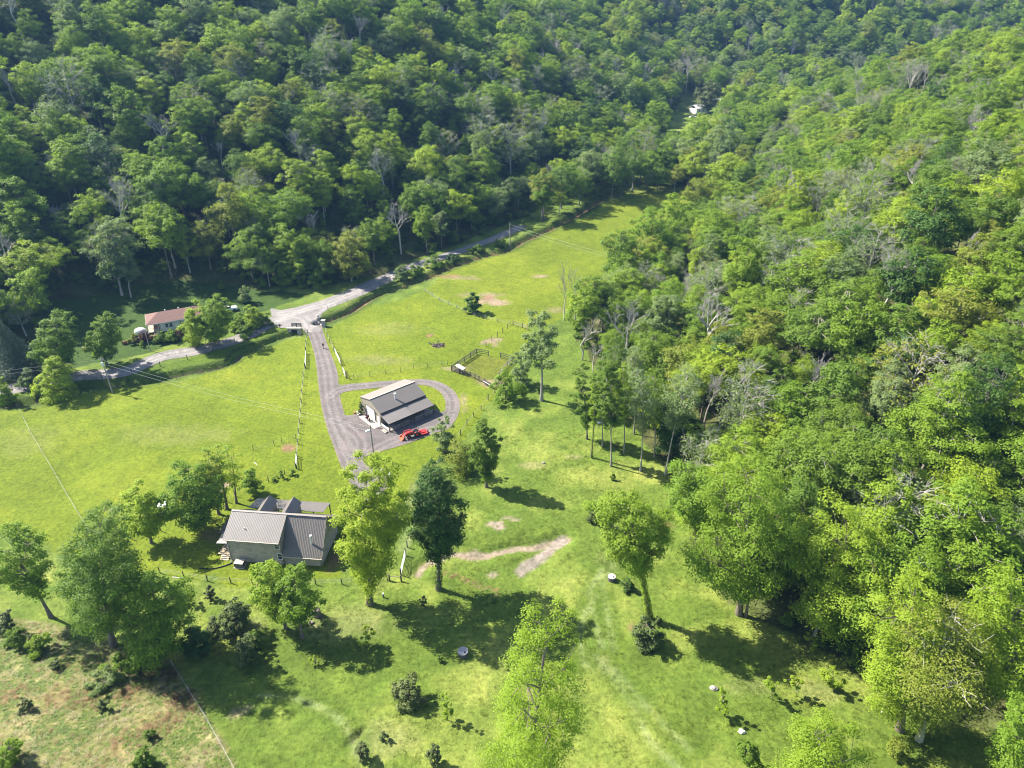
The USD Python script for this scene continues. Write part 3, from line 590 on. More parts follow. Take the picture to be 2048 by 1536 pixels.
# ------------------------------------------------------------------ the tan brick house
K = 86.0 / 78.0
def frame_of(x, y, yaw):
    o = np.array([x * K, y * K, 0.0]); o[2] = float(land(o[0], o[1])); return o, yaw
def corrugated(p00, p10, p11, p01, pitch=0.28, rib=0.024, width=0.06, thick=0.05):
    """a ribbed metal roof slope: p00-p10 along the ridge, p01-p11 along the eave; ribs run down the slope"""
    p00, p10, p11, p01 = (np.asarray(p, float) for p in (p00, p10, p11, p01)); L = np.linalg.norm(p10 - p00)
    n = np.cross(p10 - p00, p01 - p00); n /= np.linalg.norm(n); n = n if n[2] > 0 else -n
    k = max(1, int(L / pitch)); s, hgt = [], []
    for i in range(k):
        a = i / k; w = width / L; d = 1 / k
        s += [a, a + d / 2 - w, a + d / 2 - w * .5, a + d / 2 + w * .5, a + d / 2 + w]; hgt += [0, 0, rib, rib, 0]
    s += [1]; hgt += [0]; s, hgt = np.array(s)[:, None], np.array(hgt)[:, None]
    top = p00 + (p10 - p00) * s + n * hgt; bot = p01 + (p11 - p01) * s + n * hgt; m = len(s)
    v = np.vstack([top, bot, top * 1 - n * (hgt + thick), bot - n * (hgt + thick)]); i = np.arange(m - 1)
    f = np.vstack([np.stack([i, i + 1, m + i + 1, m + i], 1), np.stack([2 * m + i, 3 * m + i, 3 * m + i + 1, 2 * m + i + 1], 1), np.stack([m + i, m + i + 1, 3 * m + i + 1, 3 * m + i], 1), np.stack([i + 1, i, 2 * m + i, 2 * m + i + 1], 1),
                   np.array([[0, m, 3 * m, 2 * m], [m - 1, 3 * m - 1, 4 * m - 1, 2 * m - 1]])])
    if np.cross(p10 - p00, p01 - p00)[2] > 0: f = f[:, ::-1]
    return MB().add(v, f).get()
def window(parent, c, w, h, axis, out, frame='white_paint', name='window', panes=2):
    """frame and glass on a wall; axis: along the wall, out: outward"""
    c, a, o, z = np.asarray(c, float), np.asarray(axis, float), np.asarray(out, float), np.array([0, 0, 1.0])
    m = MB(); fw = 0.09
    for s in (-1, 1):
        m.bar(c + a * s * (w / 2) - z * h / 2 + o * .03, c + a * s * (w / 2) + z * h / 2 + o * .03, 0.11, fw)
        m.bar(c - a * w / 2 + z * s * h / 2 + o * .032, c + a * w / 2 + z * s * h / 2 + o * .032, 0.115, fw)
    if panes > 1: m.bar(c - a * w / 2 + o * .02, c + a * w / 2 + o * .02, 0.08, 0.05)
    f = part(parent, name, m.get(), frame)
    hw, hh = w / 2 - .03, h / 2 - .03
    part(f, 'pane', MB().poly([c - a * hw - z * hh + o * .012, c + a * hw - z * hh + o * .012, c + a * hw + z * hh + o * .012, c - a * hw + z * hh + o * .012], 0.02).get(), 'glass_dark')

o, yaw = frame_of(-43.12, 84.22, -0.1)
H_ = thing('brick_house', 'tan brick house with ribbed grey-brown metal roof and two dormers beyond its ridge', 'house', o, yaw)
L1, L2, dL, dR = 9.34, 6.83, 4.75, 4.55            # x along the ridge, y towards the far (front) side
zr_, zL, zR = 7.45, 5.05, 2.05; LT = L1 + L2
X = lambda x, y, z: np.array([x, y, z], float)
ov = 0.35
def slopeL(y): return zr_ + (zr_ - zL) / dL * y      # y negative on the near side
def slopeR(y): return zr_ + (zr_ - zR) / dR * y
part(H_, 'roof', corrugated(X(-ov, 0, zr_), X(L1, 0, zr_), X(L1, -dL, zL), X(-ov, -dL, zL)), 'roof_metal_light', label='ribbed metal roof slope over the two storey half')
part(H_, 'roof', corrugated(X(L1 + .02, 0, zr_ - .06), X(LT + .1, 0, zr_ - .06), X(LT + .1, -dR, zR), X(L1 + .02, -dR, zR)), 'roof_metal_light', label='steeper ribbed metal roof slope falling lower at the right')
dF, zF = 4.9, 3.55
part(H_, 'roof', corrugated(X(-ov, 0, zr_), X(LT + 1.7, 0, zr_), X(LT + 1.7, dF, zF), X(-ov, dF, zF)), 'roof_metal_light', label='front roof slope on the far side')
part(H_, 'ridge_cap', MB().poly([X(-ov, -.22, zr_ + .0), X(LT + .1, -.22, zr_ - .02), X(LT + .1, 0, zr_ + .09), X(-ov, 0, zr_ + .09)], .03).poly([X(-ov, 0, zr_ + .09), X(LT + 1.7, 0, zr_ + .09), X(LT + 1.7, .22, zr_), X(-ov, .22, zr_)], .03).get(), 'roof_tan')
wall = MB(); bt = 0.4
nearL, nearR = -dL + bt, -dR + bt
part(H_, 'wall', MB().poly([X(0, nearL, 0), X(L1, nearL, 0), X(L1, nearL, zL + .12), X(0, nearL, zL + .12)], .25).get(), 'brick', label='two storey brick back wall')
part(H_, 'wall', MB().poly([X(L1, nearR - .0, 0), X(LT - .3, nearR, 0), X(LT - .3, nearR, zR + .35), X(L1, nearR, zR + .35)], .25).get(), 'brick', label='low brick back wall under the long roof slope')
part(H_, 'wall', MB().poly([X(0, dF - .4, 0), X(0, nearL, 0), X(0, nearL, slopeL(nearL) - .12), X(0, 0, zr_ - .12), X(0, dF - .4, zF + .25)], .25).get(), 'brick')
part(H_, 'wall', MB().poly([X(LT - .3, nearR, 0), X(LT - .3, dF - .4, 0), X(LT - .3, dF - .4, zF + .25), X(LT - .3, 0, zr_ - .16), X(LT - .3, nearR, slopeR(nearR) - .16)], .25).get(), 'brick')
part(H_, 'gable_siding', MB().poly([X(LT - .27, -dR + .9, zR + .4), X(LT - .27, dF - 1.4, zF + .2), X(LT - .27, 0, zr_ - .2)], .05).get(), 'siding_tan')
part(H_, 'wall', MB().poly([X(LT - .3, dF - .4, 0), X(0, dF - .4, 0), X(0, dF - .4, zF + .1), X(LT - .3, dF - .4, zF + .1)], .25).get(), 'brick')
part(H_, 'cheek_wall', MB().poly([X(L1 - .02, nearL, slopeR(nearL) - .4 if False else 0.0), X(L1 - .02, 0, zr_ - 1.2), X(L1 - .02, 0, zr_ - .1), X(L1 - .02, nearL, slopeL(nearL) - .1)], .2).get(), 'siding_tan', label='siding triangle between the two roof slopes')
part(H_, 'gutter', MB().bar(X(-ov, -dL - .06, zL - .04), X(L1, -dL - .06, zL - .04), .13, .12).get(), 'trim_tan')
part(H_, 'gutter', MB().bar(X(L1 + .05, -dR - .06, zR - .06), X(LT + .1, -dR - .06, zR - .06), .13, .12).get(), 'trim_tan')
part(H_, 'barge_board', MB().bar(X(L1 + .0, -dL, zL - .06), X(L1 + .0, 0, zr_ - .08), .05, .2).get(), 'trim_tan')
part(H_, 'barge_board', MB().bar(X(LT + .12, -dR, zR - .02), X(LT + .12, 0, zr_ - .05), .05, .2).get(), 'trim_tan')
part(H_, 'barge_board', MB().bar(X(LT + 1.72, dF, zF - .05), X(LT + 1.72, 0, zr_ - .05), .05, .2).get(), 'trim_tan')
part(H_, 'downspout', MB().tube(np.array([X(.1, -dL + .0, zL - .1), X(.12, nearL - .1, zL - .5), X(.12, nearL - .1, .4), X(.2, nearL - .5, .1)]), .05, 6).get(), 'white_paint')
for (x, zc, w, h) in ((1.7, 4.62, 1.0, .55), (8.75, 4.0, .9, .95)):
    window(H_, X(x, nearL - .01, zc), w, h, X(1, 0, 0), X(0, -1, 0))
window(H_, X(8.95, nearL - .01, 1.85), .85, 1.25, X(1, 0, 0), X(0, -1, 0))
window(H_, X(LT - .3, -.4, 4.9), .8, 1.2, X(0, 1, 0), X(1, 0, 0))
part(H_, 'vent_pipe', MB().cyl(X(2.9, -2.9, slopeL(-2.9) - .1), X(2.9, -2.9, slopeL(-2.9) + .35), .07, 8).get(), 'white_paint')
fl = part(H_, 'flue', MB().cyl(X(14.3, -3.0, slopeR(-3.0) - .1), X(14.3, -3.0, slopeR(-3.0) + 1.55), .14, 12).get(), 'galvanised')
part(fl, 'flue_cap', MB().cyl(X(14.3, -3.0, slopeR(-3.0) + 1.6), X(14.3, -3.0, slopeR(-3.0) + 1.85), .24, 12).get(), 'galvanised')
for xc in (4.0, 8.45):
    zt, ze, hw, yo = 6.75, 5.55, 1.25, 5.35
    part(H_, 'dormer_roof', corrugated(X(xc, .6, zt), X(xc, yo, zt), X(xc - hw, yo, ze), X(xc - hw, 1.8, ze)), 'roof_metal_light')
    part(H_, 'dormer_roof', corrugated(X(xc, yo, zt), X(xc, .6, zt), X(xc + hw, 1.8, ze), X(xc + hw, yo, ze)), 'roof_metal_light')
    part(H_, 'dormer_wall', MB().poly([X(xc + hw - .2, 2.0, 5.5), X(xc + hw - .2, yo - .3, 5.5), X(xc + hw - .2, yo - .3, 3.6), X(xc + hw - .2, 2.0, 3.6)][::-1], .08).poly([X(xc - hw + .2, yo - .3, 3.5), X(xc + hw - .2, yo - .3, 3.5), X(xc + hw - .2, yo - .3, 5.5), X(xc, yo - .3, 6.6), X(xc - hw + .2, yo - .3, 5.5)][::-1], .08).get(), 'siding_tan')
part(H_, 'porch_roof', corrugated(X(-.2, dF - .2, 4.15), X(13.6, dF - .2, 4.15), X(13.6, dF + 3.6, 3.15), X(-.2, dF + 3.6, 3.15)), 'roof_metal_light')
for x in (0.1, 3.4, 6.8, 10.1, 13.4):
    part(H_, 'porch_post', MB().bar(X(x, dF + 3.4, 0), X(x, dF + 3.4, 3.1), .15).get(), 'wood_dark')
part(H_, 'porch_floor', MB().box(X(6.7, dF + 1.6, .12), (13.8, 3.9, .24)).get(), 'wood_grey')
part(H_, 'side_roof', MB().poly([X(-2.6, -3.3, 2.75), X(.0, -3.3, 2.95), X(.0, -.6, 2.95), X(-2.6, -.6, 2.75)], .1).get(), 'concrete', label='pale flat roof over the side porch')
part(H_, 'side_roof', MB().poly([X(-3.6, -.4, 2.5), X(-.1, -.4, 2.8), X(-.1, 3.0, 2.8), X(-3.6, 3.0, 2.5)], .1).get(), 'roof_metal', label='dark lean-to roof at the left end')
part(H_, 'side_porch', MB().box(X(-1.3, -2.4, .55), (2.6, 2.3, .12)).get(), 'wood_tan')
for p in ((-2.5, -3.2), (-2.5, -1.2)): part(H_, 'side_post', MB().bar(X(*p, 0), X(*p, 2.75), .12).get(), 'wood_dark')
for k in range(3): part(H_, 'step', MB().box(X(-1.2, -3.75 - .3 * k, .42 - .16 * k), (1.5, .3, .12)).get(), 'wood_tan')

# air conditioner and hose beside it
def house_pt(x, y, z=0.0):
    c, s = math.cos(yaw), math.sin(yaw); return np.array([o[0] + c * x - s * y, o[1] + s * x + c * y, o[2] + z])
p = house_pt(2.1, nearL - 1.1); t = thing('air_conditioner', 'grey air conditioner box at the foot of the brick back wall', 'air conditioner', (p[0], p[1], land(p[0], p[1])), yaw)
part(t, 'cabinet', MB().box((0, 0, .5), (1.5, 1.1, .95)).get(), 'drum_dark'); part(t, 'top', MB().box((0, 0, .99), (1.6, 1.2, .06)).get(), 'trim_tan'); part(t, 'base', MB().box((0, 0, .05), (1.8, 1.4, .1)).get(), 'concrete')
ps = smooth_line([at0(*q)[:2] for q in [(398, 1137), (425, 1138), (450, 1132), (470, 1124)]], .4); pts = np.stack([ps[:, 0], ps[:, 1], land(ps[:, 0], ps[:, 1]) + .09], -1); b0 = pts[0].copy()
tag(usdkit.mesh(stage, unique('/World', 'drain_hose'), MB().tube(pts, .09, 6).get(), MAT['black']), 'black drain hose lying on the grass left of the brick house', 'hose')

# ------------------------------------------------------------------ the tan metal barn
bo, byaw = frame_of(-31.21, 123.65, 0.72)
B_ = thing('barn', 'tan metal barn with open lean-to, white roller door and white flue', 'barn', bo, byaw)
# local x along the ridge, local y away from the lean-to; the near eave at negative y
Lb, w1, w2, w3 = 11.9, 4.15, 4.1, 3.2; h1, h2, h3, h4 = 3.95, 5.1, 3.2, 2.15
y1, y2, y3 = -w1, -w1 - w2, -w1 - w2 - w3
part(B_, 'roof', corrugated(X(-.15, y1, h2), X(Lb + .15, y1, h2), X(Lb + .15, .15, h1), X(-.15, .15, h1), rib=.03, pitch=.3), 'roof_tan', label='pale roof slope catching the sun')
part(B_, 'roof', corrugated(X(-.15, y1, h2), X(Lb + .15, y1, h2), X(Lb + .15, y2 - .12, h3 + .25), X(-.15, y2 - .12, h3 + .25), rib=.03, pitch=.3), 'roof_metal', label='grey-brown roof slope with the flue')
hx = Lb * .5
for x0, x1 in ((-.15, hx), (hx + .01, Lb + .15)):
    part(B_, 'lean_to_roof', corrugated(X(x0, y2 + .1, h3 - .12), X(x1, y2 + .1, h3 - .12), X(x1, y3 - .2, h4 + .1), X(x0, y3 - .2, h4 + .1), rib=.03, pitch=.3), 'roof_metal' if x0 > 0 else 'roof_metal_light')
part(B_, 'ridge_cap', MB().bar(X(-.15, y1, h2 + .06), X(Lb + .15, y1, h2 + .06), .3, .06).get(), 'trim_tan')
part(B_, 'fascia', MB().bar(X(-.15, y2 - .14, h3 + .12), X(Lb + .15, y2 - .14, h3 + .12), .06, .28).get(), 'drum_dark')
part(B_, 'wall', MB().poly([X(0, 0, 0), X(0, y2, 0), X(0, y2, h3 + .15), X(0, y1, h2 - .08), X(0, 0, h1 - .05)], .12).get(), 'siding_tan', label='gable wall with the white door')
part(B_, 'wall', MB().poly([X(Lb, y2, 0), X(Lb, 0, 0), X(Lb, 0, h1 - .05), X(Lb, y1, h2 - .08), X(Lb, y2, h3 + .15)], .12).get(), 'siding_tan')
part(B_, 'wall', MB().poly([X(0, y2, 0), X(Lb, y2, 0), X(Lb, y2, h3 + .1), X(0, y2, h3 + .1)], .12).get(), 'siding_tan'); part(B_, 'wall', MB().poly([X(Lb, 0, 0), X(0, 0, 0), X(0, 0, h1 - .05), X(Lb, 0, h1 - .05)], .12).get(), 'siding_tan')
for k in range(4): part(B_, 'door_panel', MB().box(X(-.05, -4.0, .42 + .72 * k), (.07, 3.4, .69)).get(), 'white_paint')
part(B_, 'door_frame', MB().box(X(-.04, -2.2, 1.5), (.12, .14, 3.1)).box(X(-.04, -5.8, 1.5), (.12, .14, 3.1)).box(X(-.04, -4.0, 3.0), (.12, 3.7, .14)).get(), 'drum_dark')
dr_ = part(B_, 'door', MB().box(X(-.05, -7.3, 1.05), (.07, .95, 2.05)).get(), 'white_paint'); part(dr_, 'handle', MB().box(X(-.1, -7.6, 1.0), (.06, .12, .05)).get(), 'black')
part(B_, 'wall_lamp', MB().box(X(-.12, -6.35, 2.5), (.16, .2, .26)).get(), 'black')
part(B_, 'slab', MB().box(X(-1.0, -4.9, .06), (1.8, 6.6, .12)).get(), 'concrete')
fl = part(B_, 'flue', MB().cyl(X(5.2, -6.4, 3.9), X(5.2, -6.4, 5.35), .17, 12).get(), 'white_paint'); part(fl, 'flue_cap', MB().cyl(X(5.2, -6.4, 5.38), X(5.2, -6.4, 5.65), .27, 12).get(), 'white_paint')
for x in (.08, 3.0, 5.4, 6.6, 9.2, Lb - .1): part(B_, 'post', MB().bar(X(x, y3, 0), X(x, y3, h4 + .05), .14).get(), 'wood_dark')
part(B_, 'rail', MB().bar(X(0, y3, .95), X(5.4, y3, .95), .08, .12).bar(X(0, y3, .3), X(5.4, y3, .3), .05, .1).get(), 'wood_grey'); part(B_, 'rail', MB().bar(X(6.6, y3, .95), X(Lb, y3, .95), .1, .16).get(), 'wood_grey')
for k in range(13): part(B_, 'baluster', MB().bar(X(.25 + .42 * k, y3, 0), X(.25 + .42 * k, y3, .95), .06).get(), 'wood_grey')
for k in range(12): part(B_, 'baluster', MB().bar(X(6.75 + .43 * k, y3, 0), X(6.75 + .43 * k, y3, .95), .06).get(), 'wood_grey')
part(B_, 'low_wall', MB().box(X(0.0, (y2 + y3) / 2, .55), (.1, w3 - .1, .5)).get(), 'white_paint', label='white boarding at the end of the lean-to')
part(B_, 'porch_floor', MB().box(X(Lb / 2, (y2 + y3) / 2, .08), (Lb, w3, .16)).get(), 'wood_grey')
for k in range(2): part(B_, 'step', MB().box(X(-.55 - .35 * k, y3 + .9, .25 - .12 * k), (.35, 1.6, .12)).get(), 'wood_grey')
part(B_, 'beam', MB().bar(X(0, y3, h4 - .02), X(Lb, y3, h4 - .02), .12, .2).get(), 'wood_dark')
for k in range(3): part(B_, 'shelf', MB().box(X(2.0 + 3.4 * k, y2 - .5, .9), (1.8, .6, 1.3)).get(), 'wood_dark')
def barn_pt(x, y):
    c, s = math.cos(byaw), math.sin(byaw); p = np.array([bo[0] + c * x - s * y, bo[1] + s * x + c * y]); return np.array([*p, float(land(*p))])

# ------------------------------------------------------------------ the cream house across the road
q0, q1 = flat(291.6, 650.8, 2.9), flat(356, 639.7, 2.9); d_ = (q1 - q0)[:2]; wy = math.atan2(d_[1], d_[0])
wz = float(land(*q0[:2]))
q0, q1 = flat(291.6, 650.8, 2.9 + wz), flat(356, 639.7, 2.9 + wz); d_ = (q1 - q0)[:2]; wy = math.atan2(d_[1], d_[0])
W_ = thing('cream_house', 'small cream house with rust red hipped shingle roof across the gravel road', 'house', (q0[0], q0[1], wz), wy)
Lw, Dw, he, hr_ = 15.0, 8.2, 2.9, 4.6
e = .0
part(W_, 'roof', MB().poly([X(0, 0, he), X(Lw, 0, he), X(Lw - 3.6, Dw / 2, hr_), X(3.6, Dw / 2, hr_)], .12).get(), 'shingle_red')
part(W_, 'roof', MB().poly([X(Lw, Dw, he), X(0, Dw, he), X(3.6, Dw / 2, hr_), X(Lw - 3.6, Dw / 2, hr_)], .12).get(), 'shingle_red')
part(W_, 'roof', MB().poly([X(0, Dw, he), X(0, 0, he), X(3.6, Dw / 2, hr_)], .12).get(), 'shingle_red'); part(W_, 'roof', MB().poly([X(Lw, 0, he), X(Lw, Dw, he), X(Lw - 3.6, Dw / 2, hr_)], .12).get(), 'shingle_red')
part(W_, 'fascia', MB().bar(X(0, 0, he - .12), X(Lw, 0, he - .12), .06, .2).bar(X(0, 0, he - .12), X(0, Dw, he - .12), .06, .2).get(), 'white_paint')
part(W_, 'wall', MB().box(X(Lw / 2 + 1.6, .55, 1.35), (Lw - 3.8, .2, 2.7)).get(), 'cream_paint'); part(W_, 'wall', MB().box(X(3.3, Dw / 2, 1.35), (.2, Dw - 1.2, 2.7)).get(), 'cream_paint')
part(W_, 'wall', MB().box(X(Lw - .4, Dw / 2, 1.35), (.2, Dw - 1.1, 2.7)).get(), 'cream_paint'); part(W_, 'wall', MB().box(X(Lw / 2 + 1.5, Dw - .5, 1.35), (Lw - 3.9, .2, 2.7)).get(), 'cream_paint')
for x in (5.1, 6.2, 9.0, 11.5): window(W_, X(x, .44, 1.65), .8, 1.15, X(1, 0, 0), X(0, -1, 0))
for x, y in ((.3, .4), (2.9, .4), (.3, 4.0)): part(W_, 'porch_post', MB().bar(X(x, y, 0), X(x, y, he - .15), .12).get(), 'white_paint')
part(W_, 'porch_floor', MB().box(X(1.7, 3.2, .35), (3.2, 5.6, .12)).get(), 'wood_tan'); part(W_, 'porch_rail', MB().bar(X(.2, .3, 1.1), X(2.9, .3, 1.1), .08).bar(X(.2, .3, .6), X(2.9, .3, .6), .08).get(), 'white_paint')
for x in (5.4, 9.0): part(W_, 'roof_vent', MB().cyl(X(x, Dw - 1.5, 3.4), X(x, Dw - 1.5, 4.0), .2, 8).get(), 'galvanised')
part(W_, 'steps', MB().box(X(2.2, -.7, .3), (1.4, 1.2, .14)).box(X(2.5, -1.8, .12), (1.4, 1.2, .14)).get(), 'wood_tan')
# ------------------------------------------------------------------ fences, gates, poles, wires
def along(px, gap=None):
    """ground points: at the given pixels, or every gap metres along the line through them"""
    p = line_px(px)
    if gap:
        L = np.r_[0, np.cumsum(np.linalg.norm(np.diff(p, axis=0), axis=1))]; n = max(2, int(round(L[-1] / gap)) + 1); s = np.linspace(0, L[-1], n)
        p = np.stack([np.interp(s, L, p[:, 0]), np.interp(s, L, p[:, 1])], -1)
    return np.column_stack([p, land(p[:, 0], p[:, 1])])
def fence(name, label, pts, group=None, h=1.35, w=0.19, rails=(), rail_w=.05, rail_h=.18, wires=(), mat='wood_dark', rail_mat=None, skip=(), wire_r=.012, cat='fence', lean=.03, seed=1):
    r = np.random.default_rng(seed); b = pts[0].copy(); t = thing(name, label, cat, b, 0, group)
    for p in pts:
        q = p - b; tip = q + np.array([*(r.normal(size=2) * lean), h * r.uniform(.94, 1.06)])
        part(t, 'post', MB().cyl(q - [0, 0, .15], tip, w / 2, 7).get(), mat)
    for z in rails:
        for k in range(len(pts) - 1):
            if k in skip: continue
            part(t, 'rail', MB().bar(pts[k] - b + [0, 0, z], pts[k + 1] - b + [0, 0, z], rail_w, rail_h).get(), rail_mat or mat)
    for z in wires:
        m = MB()
        for k in range(len(pts) - 1): m.tube(np.array([pts[k] - b + [0, 0, z], pts[k + 1] - b + [0, 0, z]]), wire_r, 3)
        part(t, 'wire', m.get(), 'fence_wire')
    return t
def gate(label, a, c, h=1.2, mat='white_paint', bars=6, group=None, solid=False, cat='gate'):
    a, c = np.asarray(a), np.asarray(c); t = thing('gate', label, cat, a, 0, group); d = c - a
    m = MB()
    for z in np.linspace(.15, h, bars): m.bar([0, 0, z], d + [0, 0, z], .05, .05 if not solid else .10)
    part(t, 'bars', m.get(), mat); f = MB()
    for s in (0.0, .5, 1.0): f.bar(d * s + [0, 0, .1], d * s + [0, 0, h + .03], .06)
    part(t, 'uprights', f.get(), mat)
    for s in (-.02, 1.02): part(t, 'gate_post', MB().cyl(d * s + [0, 0, -.1], d * s + [0, 0, h + .35], .1, 8).get(), 'wood_dark')
    return t
fence('wire_fence', 'wire fence with dark posts along the left edge of the drive, upper part', along([(615, 664), (613, 682), (612, 702)], 4), wires=(.4, .8, 1.15))
fence('wire_fence', 'long wire fence with dark posts between the big left field and the drive', along([(610, 738), (607, 760), (604, 790), (602, 822), (599, 850), (597, 880), (594, 912)], 4.2), wires=(.4, .8, 1.15), seed=2)
gate('white gate in the left drive fence halfway down', at(611, 736), at(612, 708), solid=True, bars=4)
gate('white gate at the lower end of the left drive fence above the shrubs', at(592, 936), at(594, 916), solid=True, bars=4)
fence('wire_fence', 'wire fence with dark posts along the right edge of the drive', along([(650, 660), (656, 675), (662, 690), (668, 700)], 4), wires=(.4, .8, 1.15), seed=3)
gate('white gate in the right drive fence', at(670, 704), at(682, 730), solid=True, bars=4)
gate('short white gate where the drive fence turns towards the barn', at(686, 742), at(692, 756), solid=True, bars=4)
fence('wire_fence', 'wire fence with thin dark posts between the loop drive and the upper lawn', along([(694, 757), (708, 757), (740, 752), (772, 748), (801, 743), (827, 738), (855, 734), (884, 731), (895, 730)]), wires=(.4, .8, 1.15), w=.12, seed=4)
c0, c1, c2, c3 = [(903, 742), (921, 730), (938, 718), (953, 708)], [(953, 708), (971, 711), (990, 714), (1006, 717), (1024, 722)], [(1024, 722), (1012, 736), (1002, 750), (993, 764), (985, 778)], [(985, 778), (970, 768), (958, 762), (950, 758), (941, 754), (931, 752), (918, 748), (903, 742)]
def multi(c, n): return along(c, None) if n is None else along(c, n)
fence('board_fence', 'dark board fence on the upper left side of the paddock', multi(c0, 2.6), rails=(.35, .75, 1.15, 1.5), h=1.7, w=.22, mat='fence_wood')
fence('board_fence', 'open rail fence on the far side of the paddock', multi(c1, 3.2), rails=(.5, 1.0, 1.5), h=1.7, w=.22, skip=(1,), mat='fence_wood')
fence('board_fence', 'grey rail fence on the right side of the paddock, half under the trees', multi(c2, 3.4), rails=(.5, .95, 1.4), h=1.55, w=.16, rail_mat='wood_grey', mat='fence_wood')
fence('board_fence', 'dark posts and pale rails on the barn side of the paddock', multi(c3, None), rails=(.4, .85, 1.3), h=1.6, w=.24, skip=(5,), mat='fence_wood')
p = at(921, 745); a_, b_ = at(913, 742), at(932, 753); yw = math.atan2(b_[1] - a_[1], b_[0] - a_[0])
t = thing('feed_shelter', 'low shelter with white roof set in the corner of the paddock fence', 'shelter', p, yw)
part(t, 'roof', MB().poly([(-1.5, -.5, 1.6), (1.5, -.5, 1.6), (1.5, .5, 1.75), (-1.5, .5, 1.75)], .08).get(), 'white_paint')
for x in (-1.35, 0, 1.35):
    for y in (-.42, .42): part(t, 'post', MB().bar((x, y, 0), (x, y, 1.58), .16).get(), 'wood_dark')
part(t, 'trough', MB().box((0, 0, .55), (2.5, .6, .4)).get(), 'wood_grey'); part(t, 'board', MB().box((0, -.52, 1.1), (2.9, .05, .3)).get(), 'wood_dark')
p = at(975, 772); t = thing('feed_trough', 'small wooden trough with a white rim at the lower corner of the paddock', 'trough', p, yw)
part(t, 'box', MB().box((0, 0, .75), (2.2, .6, .4)).get(), 'wood_dark'); part(t, 'rim', MB().box((0, -.3, .98), (2.3, .12, .08)).get(), 'white_paint')
for x in (-.9, .9): part(t, 'leg', MB().bar((x, 0, 0), (x, 0, .6), .14).get(), 'wood_dark')
fence('post_row', 'row of bare dark posts climbing from the paddock towards the trees', along([(972, 694), (984, 683), (995, 674), (1005, 666), (1015, 658)]), h=1.7, w=.16, cat='posts', wires=(1.2,))
fence('rail_fence', 'short rail fence at the end of the post row below the trees', along([(1026, 651), (1045, 656), (1056, 661)]), rails=(.6, 1.3), h=1.55, w=.18, rail_mat='wood_grey')
fence('wire_fence', 'low grey wire fence dividing the mown lawn from the far field', along([(850, 584), (862, 591), (875, 599), (900, 611), (925, 622), (950, 632), (985, 642), (1020, 650)], 4.2), wires=(.35, .7, 1.0), h=1.2, mat='wood_grey', seed=6)
fence('wire_fence', 'wire fence with dark posts between the gravel road and the creek', along([(205, 757), (245, 752), (303, 736), (330, 731), (355, 725), (383, 717), (410, 708), (440, 697), (470, 685), (500, 677), (520, 668), (542, 661), (560, 656)], 6.4), wires=(.4, .8, 1.15), seed=7)
fence('wire_fence', 'wire fence with pale posts beside the road beyond the bridge', along([(635, 640), (645, 632), (657, 620), (690, 608), (720, 594), (745, 582), (790, 565)], 7), wires=(.4, .8, 1.15), seed=8, mat='wood_grey')
fence('wire_fence', 'wire fence with leaning posts from the paddock down past the barn', along([(990, 786), (976, 800), (962, 820), (948, 834), (934, 851), (921, 870), (905, 890), (880, 922), (858, 955), (842, 985), (838, 1010), (834, 1040), (824, 1070), (815, 1095)]), wires=(.4, .8, 1.15), seed=9, lean=.12, h=1.5)
gate('silver tube gate standing by the dark green tree', at(802, 1150), at(811, 1112), mat='galvanised', bars=6, h=1.35)
fence('rail_fence', 'two stout posts joined by a pale rail below the silver gate', along([(779, 1161), (803, 1163)]), rails=(1.0,), h=1.35, w=.26, rail_mat='wood_grey', rail_h=.1)
fence('wire_fence', 'wire fence with dark posts along the pasture behind the brick house', along([(320, 1146), (368, 1154), (415, 1162), (462, 1166), (505, 1168), (550, 1170), (590, 1170), (632, 1169), (684, 1168), (730, 1164), (775, 1161)]), wires=(.4, .8, 1.1), seed=10, w=.17)
fence('wire_fence', 'thin wire fence crossing the big left field', along([(33, 808), (62, 868), (90, 915), (118, 962), (150, 1018), (185, 1075)], 9), wires=(.4, .8, 1.1), seed=11, w=.09, mat='wood_grey', wire_r=.009)
fence('wire_fence', 'thin pale wire fence between the weedy meadow and the mown pasture', along([(345, 1330), (368, 1368), (395, 1410), (428, 1465), (455, 1515), (490, 1580)], 6), wires=(.35, .7, 1.05), seed=12, w=.06, h=1.15, mat='galvanised', wire_r=.009)
fence('wire_fence', 'garden fence with dark posts beside the shrubs above the brick house', along([(593, 938), (570, 950), (537, 963), (505, 975), (470, 992), (455, 1004)]), wires=(.4, .8), seed=13, w=.15)
fence('wire_fence', 'three thin posts and a wire near the bare patch in the left field', along([(507, 901), (549, 891), (564, 886), (592, 878)]), wires=(.4, .9), seed=14, w=.12)
fence('wire_fence', 'wire fence behind the leafy trees left of the brick house', along([(322, 1062), (262, 1078), (215, 1100)]), wires=(.4, .9), seed=15, w=.16)

